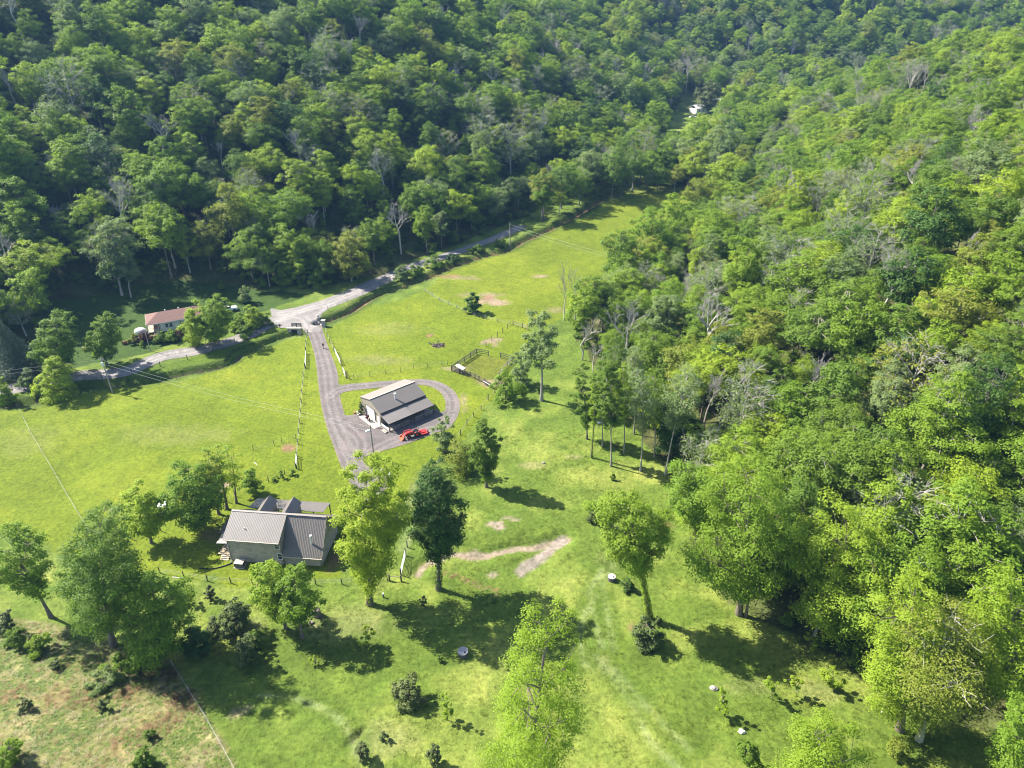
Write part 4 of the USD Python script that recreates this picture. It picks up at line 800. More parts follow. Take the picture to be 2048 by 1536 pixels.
def pole(name, label, base, h, r=.14, arm=None, can=None, lamp=False):
    b = base; t = thing(name, label, 'utility pole', b)
    part(t, 'shaft', MB().tube(np.array([[0, 0, -.3], [0, 0, h]]), [r * 1.15, r * .8], 9, True).get(), 'wood_grey')
    if arm is not None: part(t, 'crossarm', MB().bar(np.array([-arm[0], -arm[1], h - .35]), np.array([arm[0], arm[1], h - .35]), .1, .12).get(), 'wood_grey')
    if can is not None: part(t, 'transformer', MB().cyl(np.array([can[0], can[1], h - 1.9]), np.array([can[0], can[1], h - 1.0]), .28, 10).get(), 'galvanised')
    for k in range(2): part(t, 'insulator', MB().cyl(np.array([.02, .02, h + .02 - .5 * k]) + [0.14 * k, 0, 0], np.array([.02, .02, h + .25 - .5 * k]) + [.14 * k, 0, 0], .06, 6).get(), 'galvanised')
    return b + [0, 0, h]
pa = pole('utility_pole', 'tall wooden utility pole with grey transformer at the edge of the big left field', at(225, 785), 9.4, arm=(.5, .2), can=(.1, -.42))
pb = pole('utility_pole', 'dark wooden pole with white meter box between the barn yard and the house lawn', at(748, 915), 8.0, r=.13, can=None)
p = at(748, 915); t = thing('meter_box', 'white box lamp fixed to the pole beside the barn yard', 'yard lamp', p + [-.45, -.1, 6.7]); part(t, 'box', MB().box((0, 0, 0), (.5, .4, .45)).get(), 'white_paint'); part(t, 'bracket', MB().bar((.2, 0, .1), (.45, .1, .1), .06).get(), 'galvanised'); part(t, 'shade', MB().cyl((-.35, 0, .05), (-.35, 0, -.2), .28, 10).get(), 'white_paint')
pc = pole('utility_pole', 'wooden utility pole beside the road at the far left corner of the field', at(1020, 491), 9.6, r=.15)
pd_ = pole('utility_pole', 'thin leaning pole in front of the cream house', at(301, 702), 6.2, r=.1)
pe = pole('utility_pole', 'distant pale pole among the trees at the end of the valley', at(1429, 335) if False else np.array([96.0, 352.0, float(land(96.0, 352.0))]), 11, r=.16)
def wires(label, a, b, sag, offs, r=.02):
    t = thing('power_line', label, 'power line', a)
    for o_ in offs:
        s = np.linspace(0, 1, 25)[:, None]; p = (b - a) * s + np.array(o_) - np.array([0, 0, 1.0]) * sag * 4 * s * (1 - s)
        part(t, 'wire', MB().tube(p, r, 4).get(), 'wire')
wires('pair of pale wires crossing the field from the tall pole to the barn yard', pa - [0, 0, .5], pb - [0, 0, .3], 1.0, [(0, 0, 0), (0.3, -.2, -1.0)])
wires('two dark wires from the tall left pole off towards the left edge', pa - [0, 0, .4], np.array([-190.0, 128.0, 8.0]), 1.0, [(0, 0, 0), (0, 0, -.9)], .02)
wires('two wires from the far pole down across the far field', pc - [0, 0, .4], np.array([40.0, 228.0, 3.5]), .6, [(0, 0, 0), (0, 0, -1.1)], .026)
wires('wire from the tall left pole to the thin pole by the cream house', pa - [0, 0, .6], pd_ - [0, 0, .3], .7, [(0, 0, 0)], .02)
# ------------------------------------------------------------------ bridge, walls, tractor and other things
p = at(588, 660); t = thing('bridge', 'small concrete culvert bridge with dark timber rail where the drive crosses the creek', 'bridge', p)
a_, b_ = at(577, 660) - p, at(603, 660) - p; a_[2] = b_[2] = 0
m = MB()
for s0, s1 in ((0, .25), (.72, 1)): m.bar(a_ + (b_ - a_) * s0 + [0, -.6, -.1], a_ + (b_ - a_) * s1 + [0, -.6, -.1], .4, 1.9)
m.bar(a_ + [0, -.6, .75], b_ + [0, -.6, .75], .5, .35); part(t, 'headwall', m.get(), 'stone')
part(t, 'coping', MB().bar(a_ + [-.3, -.6, .98], b_ + [.3, -.6, .98], .6, .12).get(), 'concrete')
part(t, 'opening', MB().bar(a_ + (b_ - a_) * .26 + [0, -.35, -.1], a_ + (b_ - a_) * .71 + [0, -.35, -.1], .1, 1.6).get(), 'black')
for z in (1.35, 1.75, 2.1): part(t, 'rail', MB().bar(a_ + [1.2, .3, z], b_ + [.2, .1, z - .15], .1, .22).get(), 'wood_dark')
for s in (.3, .65, 1.0): part(t, 'rail_post', MB().bar(a_ + (b_ - a_) * s + [0, .2, .3], a_ + (b_ - a_) * s + [0, .2, 2.1], .16).get(), 'wood_dark')
p = at(648, 653); t = thing('stone_pillar', 'square dark stone gate pillar on the right of the drive by the bridge', 'pillar', p)
for k in range(5): part(t, 'course', MB().box((0, 0, .2 + .38 * k), (.98 + .03 * (k % 2), .98 + .03 * ((k + 1) % 2), .37)).get(), 'stone')
part(t, 'cap', MB().box((0, 0, 2.0), (1.15, 1.15, .12)).get(), 'concrete')
pts = along([(635, 636), (640, 642), (646, 648)], .9); b = pts[0].copy(); t = thing('stone_wall', 'low loose stone wall leading to the dark gate pillar', 'stone wall', b); r = np.random.default_rng(5)
for q in pts:
    for k in range(2):
        m = trimesh.creation.icosphere(1, 1); m.apply_scale(r.uniform(.3, .5, 3)); m.apply_translation(q - b + [r.normal() * .12, r.normal() * .12, .2 + .4 * k]); part(t, 'stone', MB().tm(m).get(), 'stone')
def rock(v, s, seed):
    m = trimesh.creation.icosphere(1, 1.0); n = np.random.default_rng(seed); m.vertices *= (1 + .25 * n.normal(size=(len(m.vertices), 1))) * np.array(s); m.apply_translation(v); return m
for k, (u, v) in enumerate([(752, 938), (758, 941), (764, 943), (770, 946), (777, 950)]):
    q = at(u, v); x = part(None, 'boulder', MB().tm(rock((0, 0, .2), (.55, .4, .32), 50 + k)).get(), 'rock_white'); UsdGeom.Xformable(x).AddTranslateOp().Set(Gf.Vec3d(*map(float, q)))
    tag(x, ['leftmost', 'second from left', 'middle', 'second from right', 'rightmost'][k] + ' of the five white boulders edging the drive end', 'boulder', 'white boulders in a row at the drive end')
for k, (u, v, s, lab, mat) in enumerate([(1484, 1464, .34, 'single white stone lying in the lower pasture', 'rock_white'), (1428, 1378, .42, 'reddish grey rock beside a sapling in the lower pasture', 'stone'), (1510, 1520, .3, 'small dark rock left of the bush at the lower edge', 'stone'), (1087, 768 + 158, .25, 'tiny dark rock on the slope below the thin trees', 'stone'), (1198, 846, .35, 'white stone behind the thin edge trees', 'rock_white')]):
    q = at(u, v); x = part(None, 'rock', MB().tm(rock((0, 0, s * .35), (s * 1.3, s, s * .7), 70 + k)).get(), mat); UsdGeom.Xformable(x).AddTranslateOp().Set(Gf.Vec3d(*map(float, q))); tag(x, lab, 'rock')
# stumps, pipe, drums
p = at(636, 1230); t = thing('tree_stump', 'tall weathered tree stump on the grass right of the two small front trees', 'stump', p); r = np.random.default_rng(8)
ang = np.linspace(0, 2 * np.pi, 13)[:-1]; rr = .55 + .1 * r.normal(size=12); m = MB(); v = np.vstack([np.stack([rr * 1.25 * np.cos(ang), rr * 1.25 * np.sin(ang), -.1 + 0 * ang], -1), np.stack([rr * np.cos(ang), rr * np.sin(ang), 1.25 + .18 * r.normal(size=12)], -1), [[0, 0, 1.0]]])
i = np.arange(12); j = (i + 1) % 12; m.add(v, np.vstack([np.stack([i, j, 12 + j], 1), np.stack([i, 12 + j, 12 + i], 1), np.stack([12 + i, 12 + j, np.full(12, 24)], 1)])); part(t, 'wood', m.get(), 'bark'); part(t, 'root', MB().bar((.3, -.3, .1), (1.0, -.9, .02), .22, .18).get(), 'bark')
q = at(623, 1246); x = part(None, 'low_stump', MB().cyl((0, 0, -.1), (0, 0, .3), .33, 10).get(), 'bark'); UsdGeom.Xformable(x).AddTranslateOp().Set(Gf.Vec3d(*map(float, q))); tag(x, 'low cut stump below the tall weathered stump', 'stump')
q = at(767, 1195); t = thing('well_pipe', 'short dark standpipe with white cap right of the tall yellow-green tree', 'pipe', q); part(t, 'pipe', MB().cyl((0, 0, -.1), (0, 0, .75), .12, 10).get(), 'drum_dark'); part(t, 'cap', MB().cyl((0, 0, .76), (0, 0, .92), .16, 10).get(), 'white_paint')
for (u, v, rad, lab) in ((926, 1310, .72, 'round drum with pale grey lid on the grass by the pale front tree'), (1223, 1160, .62, 'round drum with lilac grey lid on the grass left of the leaning ivy tree')):
    q = at(u, v); t = thing('round_drum', lab, 'drum', q); part(t, 'body', MB().cyl((0, 0, -.1), (0, 0, .78), rad, 20).get(), 'drum_dark')
    part(t, 'lid', MB().cyl((0, 0, .785), (0, 0, .87), rad * 1.06, 20).get(), 'drum_grey'); part(t, 'hatch', MB().cyl((rad * .4, -rad * .3, .875), (rad * .4, -rad * .3, .93), .13, 10).get(), 'black')
# burnt brush heap
q = at(877, 691); t = thing('brush_heap', 'heap of charred brush on a bare ring in the mown lawn', 'brush heap', q); r = np.random.default_rng(3); m = MB()
for k in range(46):
    a = r.uniform(0, 6.28); p0 = np.array([r.normal() * .8, r.normal() * .6, r.uniform(0, .35)]); m.bar(p0, p0 + np.array([math.cos(a), math.sin(a), r.uniform(-.1, .35)]) * r.uniform(.6, 1.5), r.uniform(.05, .13))
part(t, 'branches', m.get(), 'wood_dark'); part(t, 'ash', MB().tm(rock((0, 0, .02), (1.5, 1.2, .2), 9)).get(), 'ash')
# fallen sticks
for (u, v, u2, v2, rr, lab) in ((1762, 1428, 1772, 1385, .1, 'bare fallen branch lying below the big corner tree'), (345, 1155, 372, 1157, .06, 'white pole lying on the grass by the back fence'), (508, 925, 515, 932, .06, 'white bar lying in the garden rows of the left field')):
    a_, b_ = at(u, v), at(u2, v2); x = part(None, 'fallen_branch' if rr > .08 else 'white_pole', MB().tube(np.array([[0, 0, .08], (b_ - a_) * .5 + [.1, 0, .14], b_ - a_ + [0, 0, .1]]), [rr, rr * .8, rr * .5], 6).get(), 'bark_pale' if rr > .08 else 'white_paint'); UsdGeom.Xformable(x).AddTranslateOp().Set(Gf.Vec3d(*map(float, a_))); tag(x, lab, 'branch' if rr > .08 else 'pole')
# tractor with loader and mower
a_, b_ = at(808, 876), at(846, 866); yw = math.atan2(*(b_ - a_)[1::-1]) + math.pi; p = (at(828, 872)); 
t = thing('tractor', 'red tractor with raised loader bucket parked in front of the barn', 'tractor', p, yw)      # local +x forward (to the left)
part(t, 'hood', MB().box((1.0, 0, 1.12), (1.5, .66, .5)).box((1.72, 0, 1.05), (.12, .6, .55)).get(), 'red_paint'); part(t, 'chassis', MB().box((.4, 0, .72), (2.9, .42, .38)).get(), 'black')
part(t, 'fender', MB().box((-.55, .62, 1.22), (1.0, .36, .08)).box((-.55, -.62, 1.22), (1.0, .36, .08)).get(), 'red_paint'); part(t, 'platform', MB().box((-.2, 0, .86), (1.2, .9, .07)).get(), 'black')
part(t, 'seat', MB().box((-.5, 0, 1.15), (.5, .5, .14)).box((-.75, 0, 1.4), (.12, .5, .5)).get(), 'black'); part(t, 'steering_wheel', MB().cyl((.12, 0, 1.46), (.16, 0, 1.5), .2, 12).get(), 'black')
for y in (-.62, .62):
    w = part(t, 'rear_wheel', MB().cyl((-.55, y - .17, .66), (-.55, y + .17, .66), .66, 20).get(), 'tyre'); part(w, 'hub', MB().cyl((-.55, y - .19, .66), (-.55, y + .19, .66), .34, 14).get(), 'red_paint')
for y in (-.55, .55):
    w = part(t, 'front_wheel', MB().cyl((1.35, y - .11, .42), (1.35, y + .11, .42), .42, 16).get(), 'tyre'); part(w, 'hub', MB().cyl((1.35, y - .13, .42), (1.35, y + .13, .42), .2, 12).get(), 'red_paint')
part(t, 'roll_bar', MB().tube(np.array([[-.9, -.5, .9], [-.95, -.5, 2.3], [-.95, .5, 2.3], [-.9, .5, .9]]), .045, 6).get(), 'black')
for y in (-.52, .52): part(t, 'loader_arm', MB().bar((.35, y, 1.0), (.55, y, 1.65), .14).bar((.5, y, 1.62), (1.9, y, 1.45), .13, .18).bar((1.85, y, 1.5), (2.55, y, .55), .13, .18).get(), 'red_paint')
part(t, 'cross_bar', MB().bar((2.2, -.52, 1.0), (2.2, .52, 1.0), .12).get(), 'red_paint')
part(t, 'bucket', MB().poly([(2.5, -.85, .1), (2.5, .85, .1), (3.15, .85, .08), (3.15, -.85, .08)], .05).poly([(2.5, -.85, .75), (2.5, .85, .75), (2.5, .85, .1), (2.5, -.85, .1)], .05).poly([(2.5, .85, .75), (3.15, .85, .08), (2.5, .85, .08)], .04).poly([(2.5, -.85, .75), (2.5, -.85, .08), (3.15, -.85, .08)], .04).get(), 'orange_light', label='orange loader bucket resting on the gravel')
part(t, 'mower_deck', MB().box((-2.2, 0, .42), (1.5, 1.85, .26)).box((-2.2, 0, .6), (.8, .9, .2)).get(), 'red_paint'); part(t, 'mower_wheel', MB().cyl((-3.1, -.1, .28), (-3.1, .1, .28), .26, 12).get(), 'tyre'); part(t, 'mower_link', MB().bar((-.9, -.35, .75), (-1.9, -.25, .6), .09).bar((-.9, .35, .75), (-1.9, .25, .6), .09).bar((-1.0, 0, 1.0), (-1.9, 0, .7), .09).get(), 'red_paint')
# utility vehicle half hidden by the trees left of the house
p = at(329, 1026); t = thing('utility_vehicle', 'utility vehicle with white roof and dark body between the trees left of the brick house', 'utility vehicle', p, 1.95)
part(t, 'roof', MB().box((.1, 0, 1.95), (2.0, 1.6, .1)).get(), 'white_paint'); part(t, 'body', MB().box((0, 0, .75), (2.9, 1.45, .45)).get(), 'drum_dark'); part(t, 'hood', MB().box((1.25, 0, 1.05), (.7, 1.3, .22)).get(), 'white_paint'); part(t, 'cargo_bed', MB().box((-1.1, .7, 1.1), (.9, .06, .35)).box((-1.1, -.7, 1.1), (.9, .06, .35)).box((-1.53, 0, 1.1), (.06, 1.4, .35)).get(), 'black'); part(t, 'seat', MB().box((-.2, 0, 1.1), (.5, 1.2, .2)).box((-.45, 0, 1.4), (.12, 1.2, .5)).get(), 'black')
for x in (-.9, 1.0):
    for y in (-.7, .7): part(t, 'wheel', MB().cyl((x, y - .13, .38), (x, y + .13, .38), .38, 14).get(), 'tyre')
for x in (-.6, .95):
    for y in (-.68, .68): part(t, 'roof_post', MB().bar((x, y, .95), (x, y, 1.92), .06).get(), 'black')
# white pickup behind the tree at the cream house
p = at(457, 623); t = thing('pickup_truck', 'white pickup truck half hidden behind the leafy tree by the cream house', 'pickup truck', p, wy + .1)
part(t, 'body', MB().box((0, 0, .8), (5.2, 1.9, .6)).box((1.7, 0, 1.12), (1.5, 1.8, .14)).get(), 'white_paint'); part(t, 'cab', MB().add(np.array([(-.9, -.9, 1.1), (1.0, -.9, 1.1), (1.0, .9, 1.1), (-.9, .9, 1.1), (-.75, -.78, 1.8), (.45, -.78, 1.8), (.45, .78, 1.8), (-.75, .78, 1.8)], float), np.array([[0, 1, 5, 4], [1, 2, 6, 5], [2, 3, 7, 6], [3, 0, 4, 7], [4, 5, 6, 7]])).get(), 'white_paint')
part(t, 'windscreen', MB().poly([(.99, -.78, 1.18), (.99, .78, 1.18), (.5, .7, 1.76), (.5, -.7, 1.76)], .02).get(), 'glass_dark')
for y in (-1, 1): part(t, 'side_window', MB().poly([(-.75, y * .895, 1.2), (.8, y * .895, 1.2), (.42, y * .80, 1.72), (-.68, y * .80, 1.72)], .02).get(), 'glass_dark')
part(t, 'bed', MB().box((-1.8, .86, 1.22), (1.6, .1, .3)).box((-1.8, -.86, 1.22), (1.6, .1, .3)).box((-2.55, 0, 1.22), (.1, 1.7, .3)).get(), 'white_paint')
for x in (-1.6, 1.6):
    for y in (-.85, .85): part(t, 'wheel', MB().cyl((x, y - .13, .4), (x, y + .13, .4), .4, 14).get(), 'tyre')
# things round the cream house
p = at(282, 664); m = trimesh.creation.icosphere(3, 1); m.vertices *= (1.9, 1.25, 1.35); m.vertices[:, 2] = np.maximum(m.vertices[:, 2], -.1); m.vertices *= (1 + .06 * (meshkit.fbm(m.vertices * 1.5, 3, 2) - .5))[:, None]
x = part(None, 'white_cover', MB().tm(m).get(), 'white_paint', True); UsdGeom.Xformable(x).AddTranslateOp().Set(Gf.Vec3d(*map(float, p))); tag(x, 'rounded white tarpaulin mound left of the cream house porch', 'tarpaulin')
for nm, pxs, lab in (('garden_wall', [(245, 690), (262, 686), (278, 682)], 'short rust red timber garden wall left of the cream house'), ('garden_wall', [(165, 702), (185, 700), (200, 698)], 'shaded rust red timber wall behind the round roadside tree'), ('garden_wall', [(285, 684), (300, 679), (318, 674)], 'rust red timber edging below the cream house porch')):
    pts = along(pxs, 1.2); b = pts[0].copy(); t = thing(nm, lab, 'garden wall', b)
    for k in range(len(pts) - 1):
        for z in (.2, .5, .8): part(t, 'timber', MB().bar(pts[k] - b + [0, 0, z], pts[k + 1] - b + [0, 0, z], .2, .27).get(), 'wood_red')
# things by the barn door
q = barn_pt(-1.4, -.6); t = thing('garden_pots', 'pale birdbath and pots on the grass by the barn door', 'birdbath', q); part(t, 'bowl', MB().cyl((0, 0, .75), (0, 0, .85), .42, 14).get(), 'concrete'); part(t, 'stem', MB().cyl((0, 0, 0), (0, 0, .75), .14, 10).get(), 'concrete'); part(t, 'base', MB().cyl((0, 0, 0), (0, 0, .12), .4, 14).get(), 'concrete')
for k, (dx, dy) in enumerate(((-.9, .3), (.3, .9))): part(t, 'pot', MB().tube(np.array([(dx, dy, 0), (dx, dy, .5)]), [.2, .28], 12, True).get(), 'wood_red')
ps = smooth_line([tuple(at0(*q_)[:2]) for q_ in [(742, 850), (752, 856), (764, 858), (776, 865)]], .3); pts = np.stack([ps[:, 0], ps[:, 1], land(ps[:, 0], ps[:, 1]) + .12], -1); tag(usdkit.mesh(stage, unique('/World', 'garden_hose'), MB().tube(pts, .06, 6).get(), MAT['black']), 'dark hose lying on the gravel by the barn slab', 'hose')
# far farmstead at the end of the valley
for k, (u, v, lx, ly, hh, yw2, lab) in enumerate(((1398, 226, 11, 7, 3.4, .5, 'distant white roofed house beyond the grey-green trees'), (1437, 213, 8, 5, 3.0, .2, 'small distant white roofed shed in the trees right of the far house'))):
    q = at(u, v); t = thing('far_house', lab, 'house', q, yw2)
    part(t, 'wall', MB().box((0, 0, hh / 2), (lx, ly, hh)).get(), 'cream_paint'); 
    for s in (-1, 1): part(t, 'roof', MB().poly([(-lx / 2 - .4, s * (ly / 2 + .4), hh), (lx / 2 + .4, s * (ly / 2 + .4), hh), (lx / 2 + .4, 0, hh + 1.8), (-lx / 2 - .4, 0, hh + 1.8)][::s], .12).get(), 'white_paint')
    for x_ in (-lx * .3, 0, lx * .3): window(t, (x_, -ly / 2 - .01, hh * .55), 1.0, 1.2, (1, 0, 0), (0, -1, 0))
q = at(1385, 236); t = thing('parked_car', 'distant white car parked below the far white roofed house', 'car', q, .3); part(t, 'body', MB().box((0, 0, .65), (4.4, 1.8, .6)).get(), 'white_paint'); part(t, 'cabin', MB().box((-.2, 0, 1.2), (2.2, 1.6, .55)).get(), 'glass_dark')
for x in (-1.4, 1.4):
    for y in (-.8, .8): part(t, 'wheel', MB().cyl((x, y - .1, .33), (x, y + .1, .33), .33, 12).get(), 'tyre')
q = np.array([56.0, 340.0]); 
# ------------------------------------------------------------------ the person walking down the drive
import manifold3d as m3
def person(p, rz, label):
    J = {'pel': ((0, 0, .97), .145), 'ch': ((.02, 0, 1.32), .155), 'nk': ((.03, 0, 1.5), .058), 'hd': ((.05, 0, 1.645), .098), 'jaw': ((.085, 0, 1.585), .062),
         'hl': ((0, .09, .92), .095), 'kl': ((.18, .10, .52), .065), 'al': ((.10, .10, .09), .045), 'tl': ((.30, .11, .05), .034), 'hr': ((0, -.09, .92), .095), 'kr': ((.02, -.10, .50), .065), 'ar': ((-.26, -.10, .14), .045), 'tr': ((-.10, -.11, .04), .034),
         'sl': ((.02, .19, 1.41), .062), 'el': ((-.10, .25, 1.14), .045), 'wl': ((-.04, .25, .90), .032), 'sr': ((.02, -.19, 1.41), .062), 'er': ((.02, -.25, 1.13), .045), 'wr': ((.20, -.24, .96), .032)}
    def bone(a, b, k=1.0, g=0.0):
        sp = [m3.Manifold.sphere(J[x][1] * k + g, 14).translate(J[x][0]) for x in (a, b)]; return m3.Manifold.batch_hull(sp)
    bones = [('pel', 'ch'), ('ch', 'nk'), ('nk', 'hd'), ('hd', 'jaw'), ('hl', 'kl'), ('kl', 'al'), ('al', 'tl'), ('hr', 'kr'), ('kr', 'ar'), ('ar', 'tr'), ('sl', 'el'), ('el', 'wl'), ('sr', 'er'), ('er', 'wr'), ('ch', 'sl'), ('ch', 'sr'), ('pel', 'hl'), ('pel', 'hr')]
    body = m3.Manifold.batch_boolean([bone(*b) for b in bones], m3.OpType.Add)
    extra = [m3.Manifold.sphere(.022, 8).translate((.152, 0, 1.63))] + [m3.Manifold.sphere(.028, 8).scale((.5, .4, 1)).translate((.04, s * .1, 1.635)) for s in (-1, 1)]
    for w, s in (('wl', 1), ('wr', -1)):
        x, y, z = J[w][0]; extra.append(m3.Manifold.cube((.035, .03, .09), True).translate((x + .01, y, z - .07)))
        for k in range(4): extra.append(m3.Manifold.batch_hull([m3.Manifold.sphere(.0095, 6).translate((x - .016 + .017 * k, y, z - .11)), m3.Manifold.sphere(.008, 6).translate((x - .012 + .017 * k, y - s * .012, z - .155 - .012 * (k in (1, 2)))), ]))
        extra.append(m3.Manifold.batch_hull([m3.Manifold.sphere(.011, 6).translate((x + .025, y - s * .01, z - .06)), m3.Manifold.sphere(.009, 6).translate((x + .055, y - s * .02, z - .105))]))
    body = m3.Manifold.batch_boolean([body] + extra, m3.OpType.Add)
    t = thing('person', label, 'person', p, rz)
    part(t, 'body', body, 'skin', 60)
    shirt = m3.Manifold.batch_boolean([bone('pel', 'ch', 1, .02), bone('ch', 'sl', 1, .018), bone('ch', 'sr', 1, .018), bone('sl', 'el', 1, .016), bone('sr', 'er', 1, .016)], m3.OpType.Add); part(t, 'shirt', shirt, 'cloth_dark', 60)
    tr = m3.Manifold.batch_boolean([bone('pel', 'hl', 1, .016), bone('pel', 'hr', 1, .016), bone('hl', 'kl', 1, .015), bone('kl', 'al', 1, .015), bone('hr', 'kr', 1, .015), bone('kr', 'ar', 1, .015)], m3.OpType.Add).trim_by_plane((0, 0, -1), -1.0); part(t, 'trousers', tr, 'cloth_tan', 60)
    part(t, 'shoes', m3.Manifold.batch_boolean([bone('al', 'tl', 1, .014), bone('ar', 'tr', 1, .014)], m3.OpType.Add), 'black', 60)
    part(t, 'hair', m3.Manifold.sphere(.112, 16).translate((.035, 0, 1.665)).trim_by_plane((-.6, 0, 1), 1.615), 'hair', 60)
q = at(647, 697); q[2] += .06; person(q, -1.75, 'person in a dark top and brown trousers walking down the drive with a long shadow')
# ------------------------------------------------------------------ the trees that stand singly
def tree_at(label, base, top, width, leaf, shape='oval', cb=.3, bark='bark', name='tree', cat='tree', seed=1, dens=1.0, ivy=0, group=None, clumps=None, gapless=False, rc=None, bare_twigs=0, leafsize=None, trunk=None, conifer=False, hmax=40):
    P = at(*base); hs = np.linspace(.5, hmax, 400); pr, dp = project(P + np.stack([0 * hs, 0 * hs, hs], -1)); k = int(np.argmin(abs(pr[:, 1] - top[1]))); h = float(hs[k]); d = float(dp[k])
    lean = (top[0] - pr[k, 0]) * d / FPX; r = width / 2 * d / FPX * .96
    h = max(h - .25 * r * 0, 1.0)
    ls = leafsize or np.clip(min(.0034 * d, .11 + .08 * r), .14, .7)
    n = int(np.clip(dens * 3.3 * (np.pi * r * h * (1 - cb)) / (ls * ls * .31), 500, 30000))
    t = thing(name, label, cat, P, 0, group)
    if conifer: a, b = make_conifer(seed, h, r, n, ls, cb)
    else:
        nc = clumps or int(np.clip(n / (130 if dens > .45 else 45), 14, 130))
        rc = rc or ((.17, .32) if dens > .45 else (.25, .42))
        a, b = make_tree(seed, h, r, cb, shape, nc, n, ls, (lean, 0), rc=rc, ivy=ivy, bare_twigs=bare_twigs, trunk=trunk, flat=.8, dm=.30)
    part(t, 'trunk', a, bark, 60); part(t, 'crown', b, leaf)
    KEEP_OUT.append(Point(P[0], P[1]).buffer(min(r, 5) * .8))
    return t
def sapling(label, base, top, width, leaf, **k): return tree_at(label, base, top, width, leaf, cb=.12, name='sapling', cat='sapling', trunk=.05, **k)
def bush_at(label, base, top, width, leaf, **k):
    k.setdefault('cb', .05); k.setdefault('trunk', .06); return tree_at(label, base, top, width, leaf, shape='dome', name='bush', cat='bush', **k)
tree_at('tall bright yellow-green tree just right of the brick house', (739, 1208), (748, 903), 150, 'leaf_spring', 'column', .12, seed=11, dens=1.0, rc=(.17, .3), ivy=200)
tree_at('dark green tree with forked trunk in the middle of the pasture', (877, 1178), (878, 928), 132, 'leaf_deep', 'column', .24, seed=12, dens=.85, ivy=300)
tree_at('slim dark green tree with long shadow right of the brown bush', (973, 974), (966, 840), 56, 'leaf_mid', 'column', .10, seed=13, dens=1.2)
tree_at('tall leaning tree with ivy covered trunk in the right of the pasture', (1298, 1237), (1240, 985), 138, 'leaf_fresh', 'vase', .36, seed=14, ivy=900, dens=.8)
tree_at('loose pale yellow-green tree at the bottom centre of the picture', (1060, 1660), (1090, 1205), 250, 'leaf_spring', 'oval', .12, 'bark', seed=15, dens=.6, bare_twigs=30)
tree_at('large dark tree at the left edge of the weedy meadow', (226, 1290), (205, 1000), 185, 'leaf_mid', 'oval', .10, seed=16, dens=.72)
tree_at('round mid green tree right of the large dark tree by the meadow', (322, 1318), (300, 1150), 145, 'leaf_fresh', 'oval', .06, seed=17, dens=.72)
tree_at('tree with long leaning trunk at the left edge', (102, 1234), (10, 1060), 120, 'leaf_fresh', 'vase', .25, seed=18, dens=.6)
tree_at('small yellow tree leaning in front of the brick house', (572, 1256), (525, 1122), 105, 'leaf_spring', 'oval', .16, seed=19, dens=.75)
tree_at('small green tree with grey dead twigs in front of the brick house', (604, 1275), (590, 1135), 98, 'leaf_fresh', 'oval', .26, seed=20, dens=.85, bare_twigs=30)
tree_at('bright green full tree left of the brick house', (408, 1052), (368, 925), 118, 'leaf_fresh', 'oval', .08, seed=21, dens=1.0)
tree_at('yellow-green tree between the utility vehicle and the large dark tree', (303, 1086), (276, 965), 92, 'leaf_spring', 'oval', .12, seed=22, dens=.8)
tree_at('leftmost of the three sparse thin trees above the brick house', (438, 1028), (412, 905), 62, 'leaf_olive', 'vase', .28, 'bark', seed=23, dens=.16, bare_twigs=30)
tree_at('middle one of the three sparse thin trees above the brick house', (454, 1018), (436, 882), 66, 'leaf_spring', 'vase', .28, 'bark', seed=24, dens=.16, bare_twigs=30)
tree_at('rightmost of the three sparse thin trees above the brick house', (473, 1006), (462, 900), 58, 'leaf_spring', 'vase', .3, 'bark', seed=25, dens=.14, bare_twigs=30)
tree_at('small dense green tree at the top left corner of the brick house lawn', (506, 988), (500, 938), 46, 'leaf_fresh', 'dome', .12, seed=26)
tree_at('silvery pale tree right of the tractor behind the barn', (887, 905), (890, 826), 50, 'leaf_pale', 'oval', .06, seed=27, dens=.7)
bush_at('sparse brown-green thicket below the silvery tree', (922, 945), (915, 878), 62, 'leaf_olive', seed=28, dens=.35)
bush_at('dark bush beside the slim dark tree', (938, 944), (942, 880), 34, 'leaf_mid', seed=29, dens=.6)
bush_at('light green bushy tree at the lower corner of the paddock', (1010, 800), (1012, 742), 74, 'leaf_fresh', seed=30, dens=.7)
bush_at('leafy thicket between the paddock and the tall trunk tree', (1040, 770), (1042, 700), 56, 'leaf_pale', seed=31, dens=.6)
tree_at('tall thin crowned tree with bare lower trunk right of the paddock', (1083, 801), (1080, 612), 92, 'leaf_pale', 'column', .30, 'bark_grey', seed=32, dens=.5, bare_twigs=20)
tree_at('slim leafy tree leftmost at the edge of the right wood', (1174, 878), (1165, 722), 50, 'leaf_mid', 'column', .14, seed=33, dens=.65, trunk=.17)
tree_at('ivy wrapped thin trunk tree at the edge of the right wood', (1183, 915), (1190, 745), 36, 'leaf_fresh', 'column', .42, seed=34, dens=.5, ivy=350, trunk=.17)
tree_at('slim mid green tree with bare trunk at the edge of the right wood', (1222, 932), (1215, 712), 62, 'leaf_mid', 'column', .28, 'bark_grey', seed=35, dens=.65, trunk=.17)
tree_at('tall twin stemmed sparse tree on the edge of the right wood', (1281, 942), (1284, 735), 62, 'leaf_pale', 'column', .38, 'bark_pale', seed=36, dens=.3, bare_twigs=50, trunk=.17)
tree_at('pale leaning trunk tree with thin crown at the wood edge', (1331, 948), (1375, 735), 78, 'leaf_pale', 'vase', .42, 'bark_pale', seed=37, dens=.35, bare_twigs=50, trunk=.17)
tree_at('dense dark green tree at the wood edge behind the pale trunks', (1350, 905), (1350, 790), 96, 'leaf_deep', 'dome', .05, seed=38, dens=1.1)
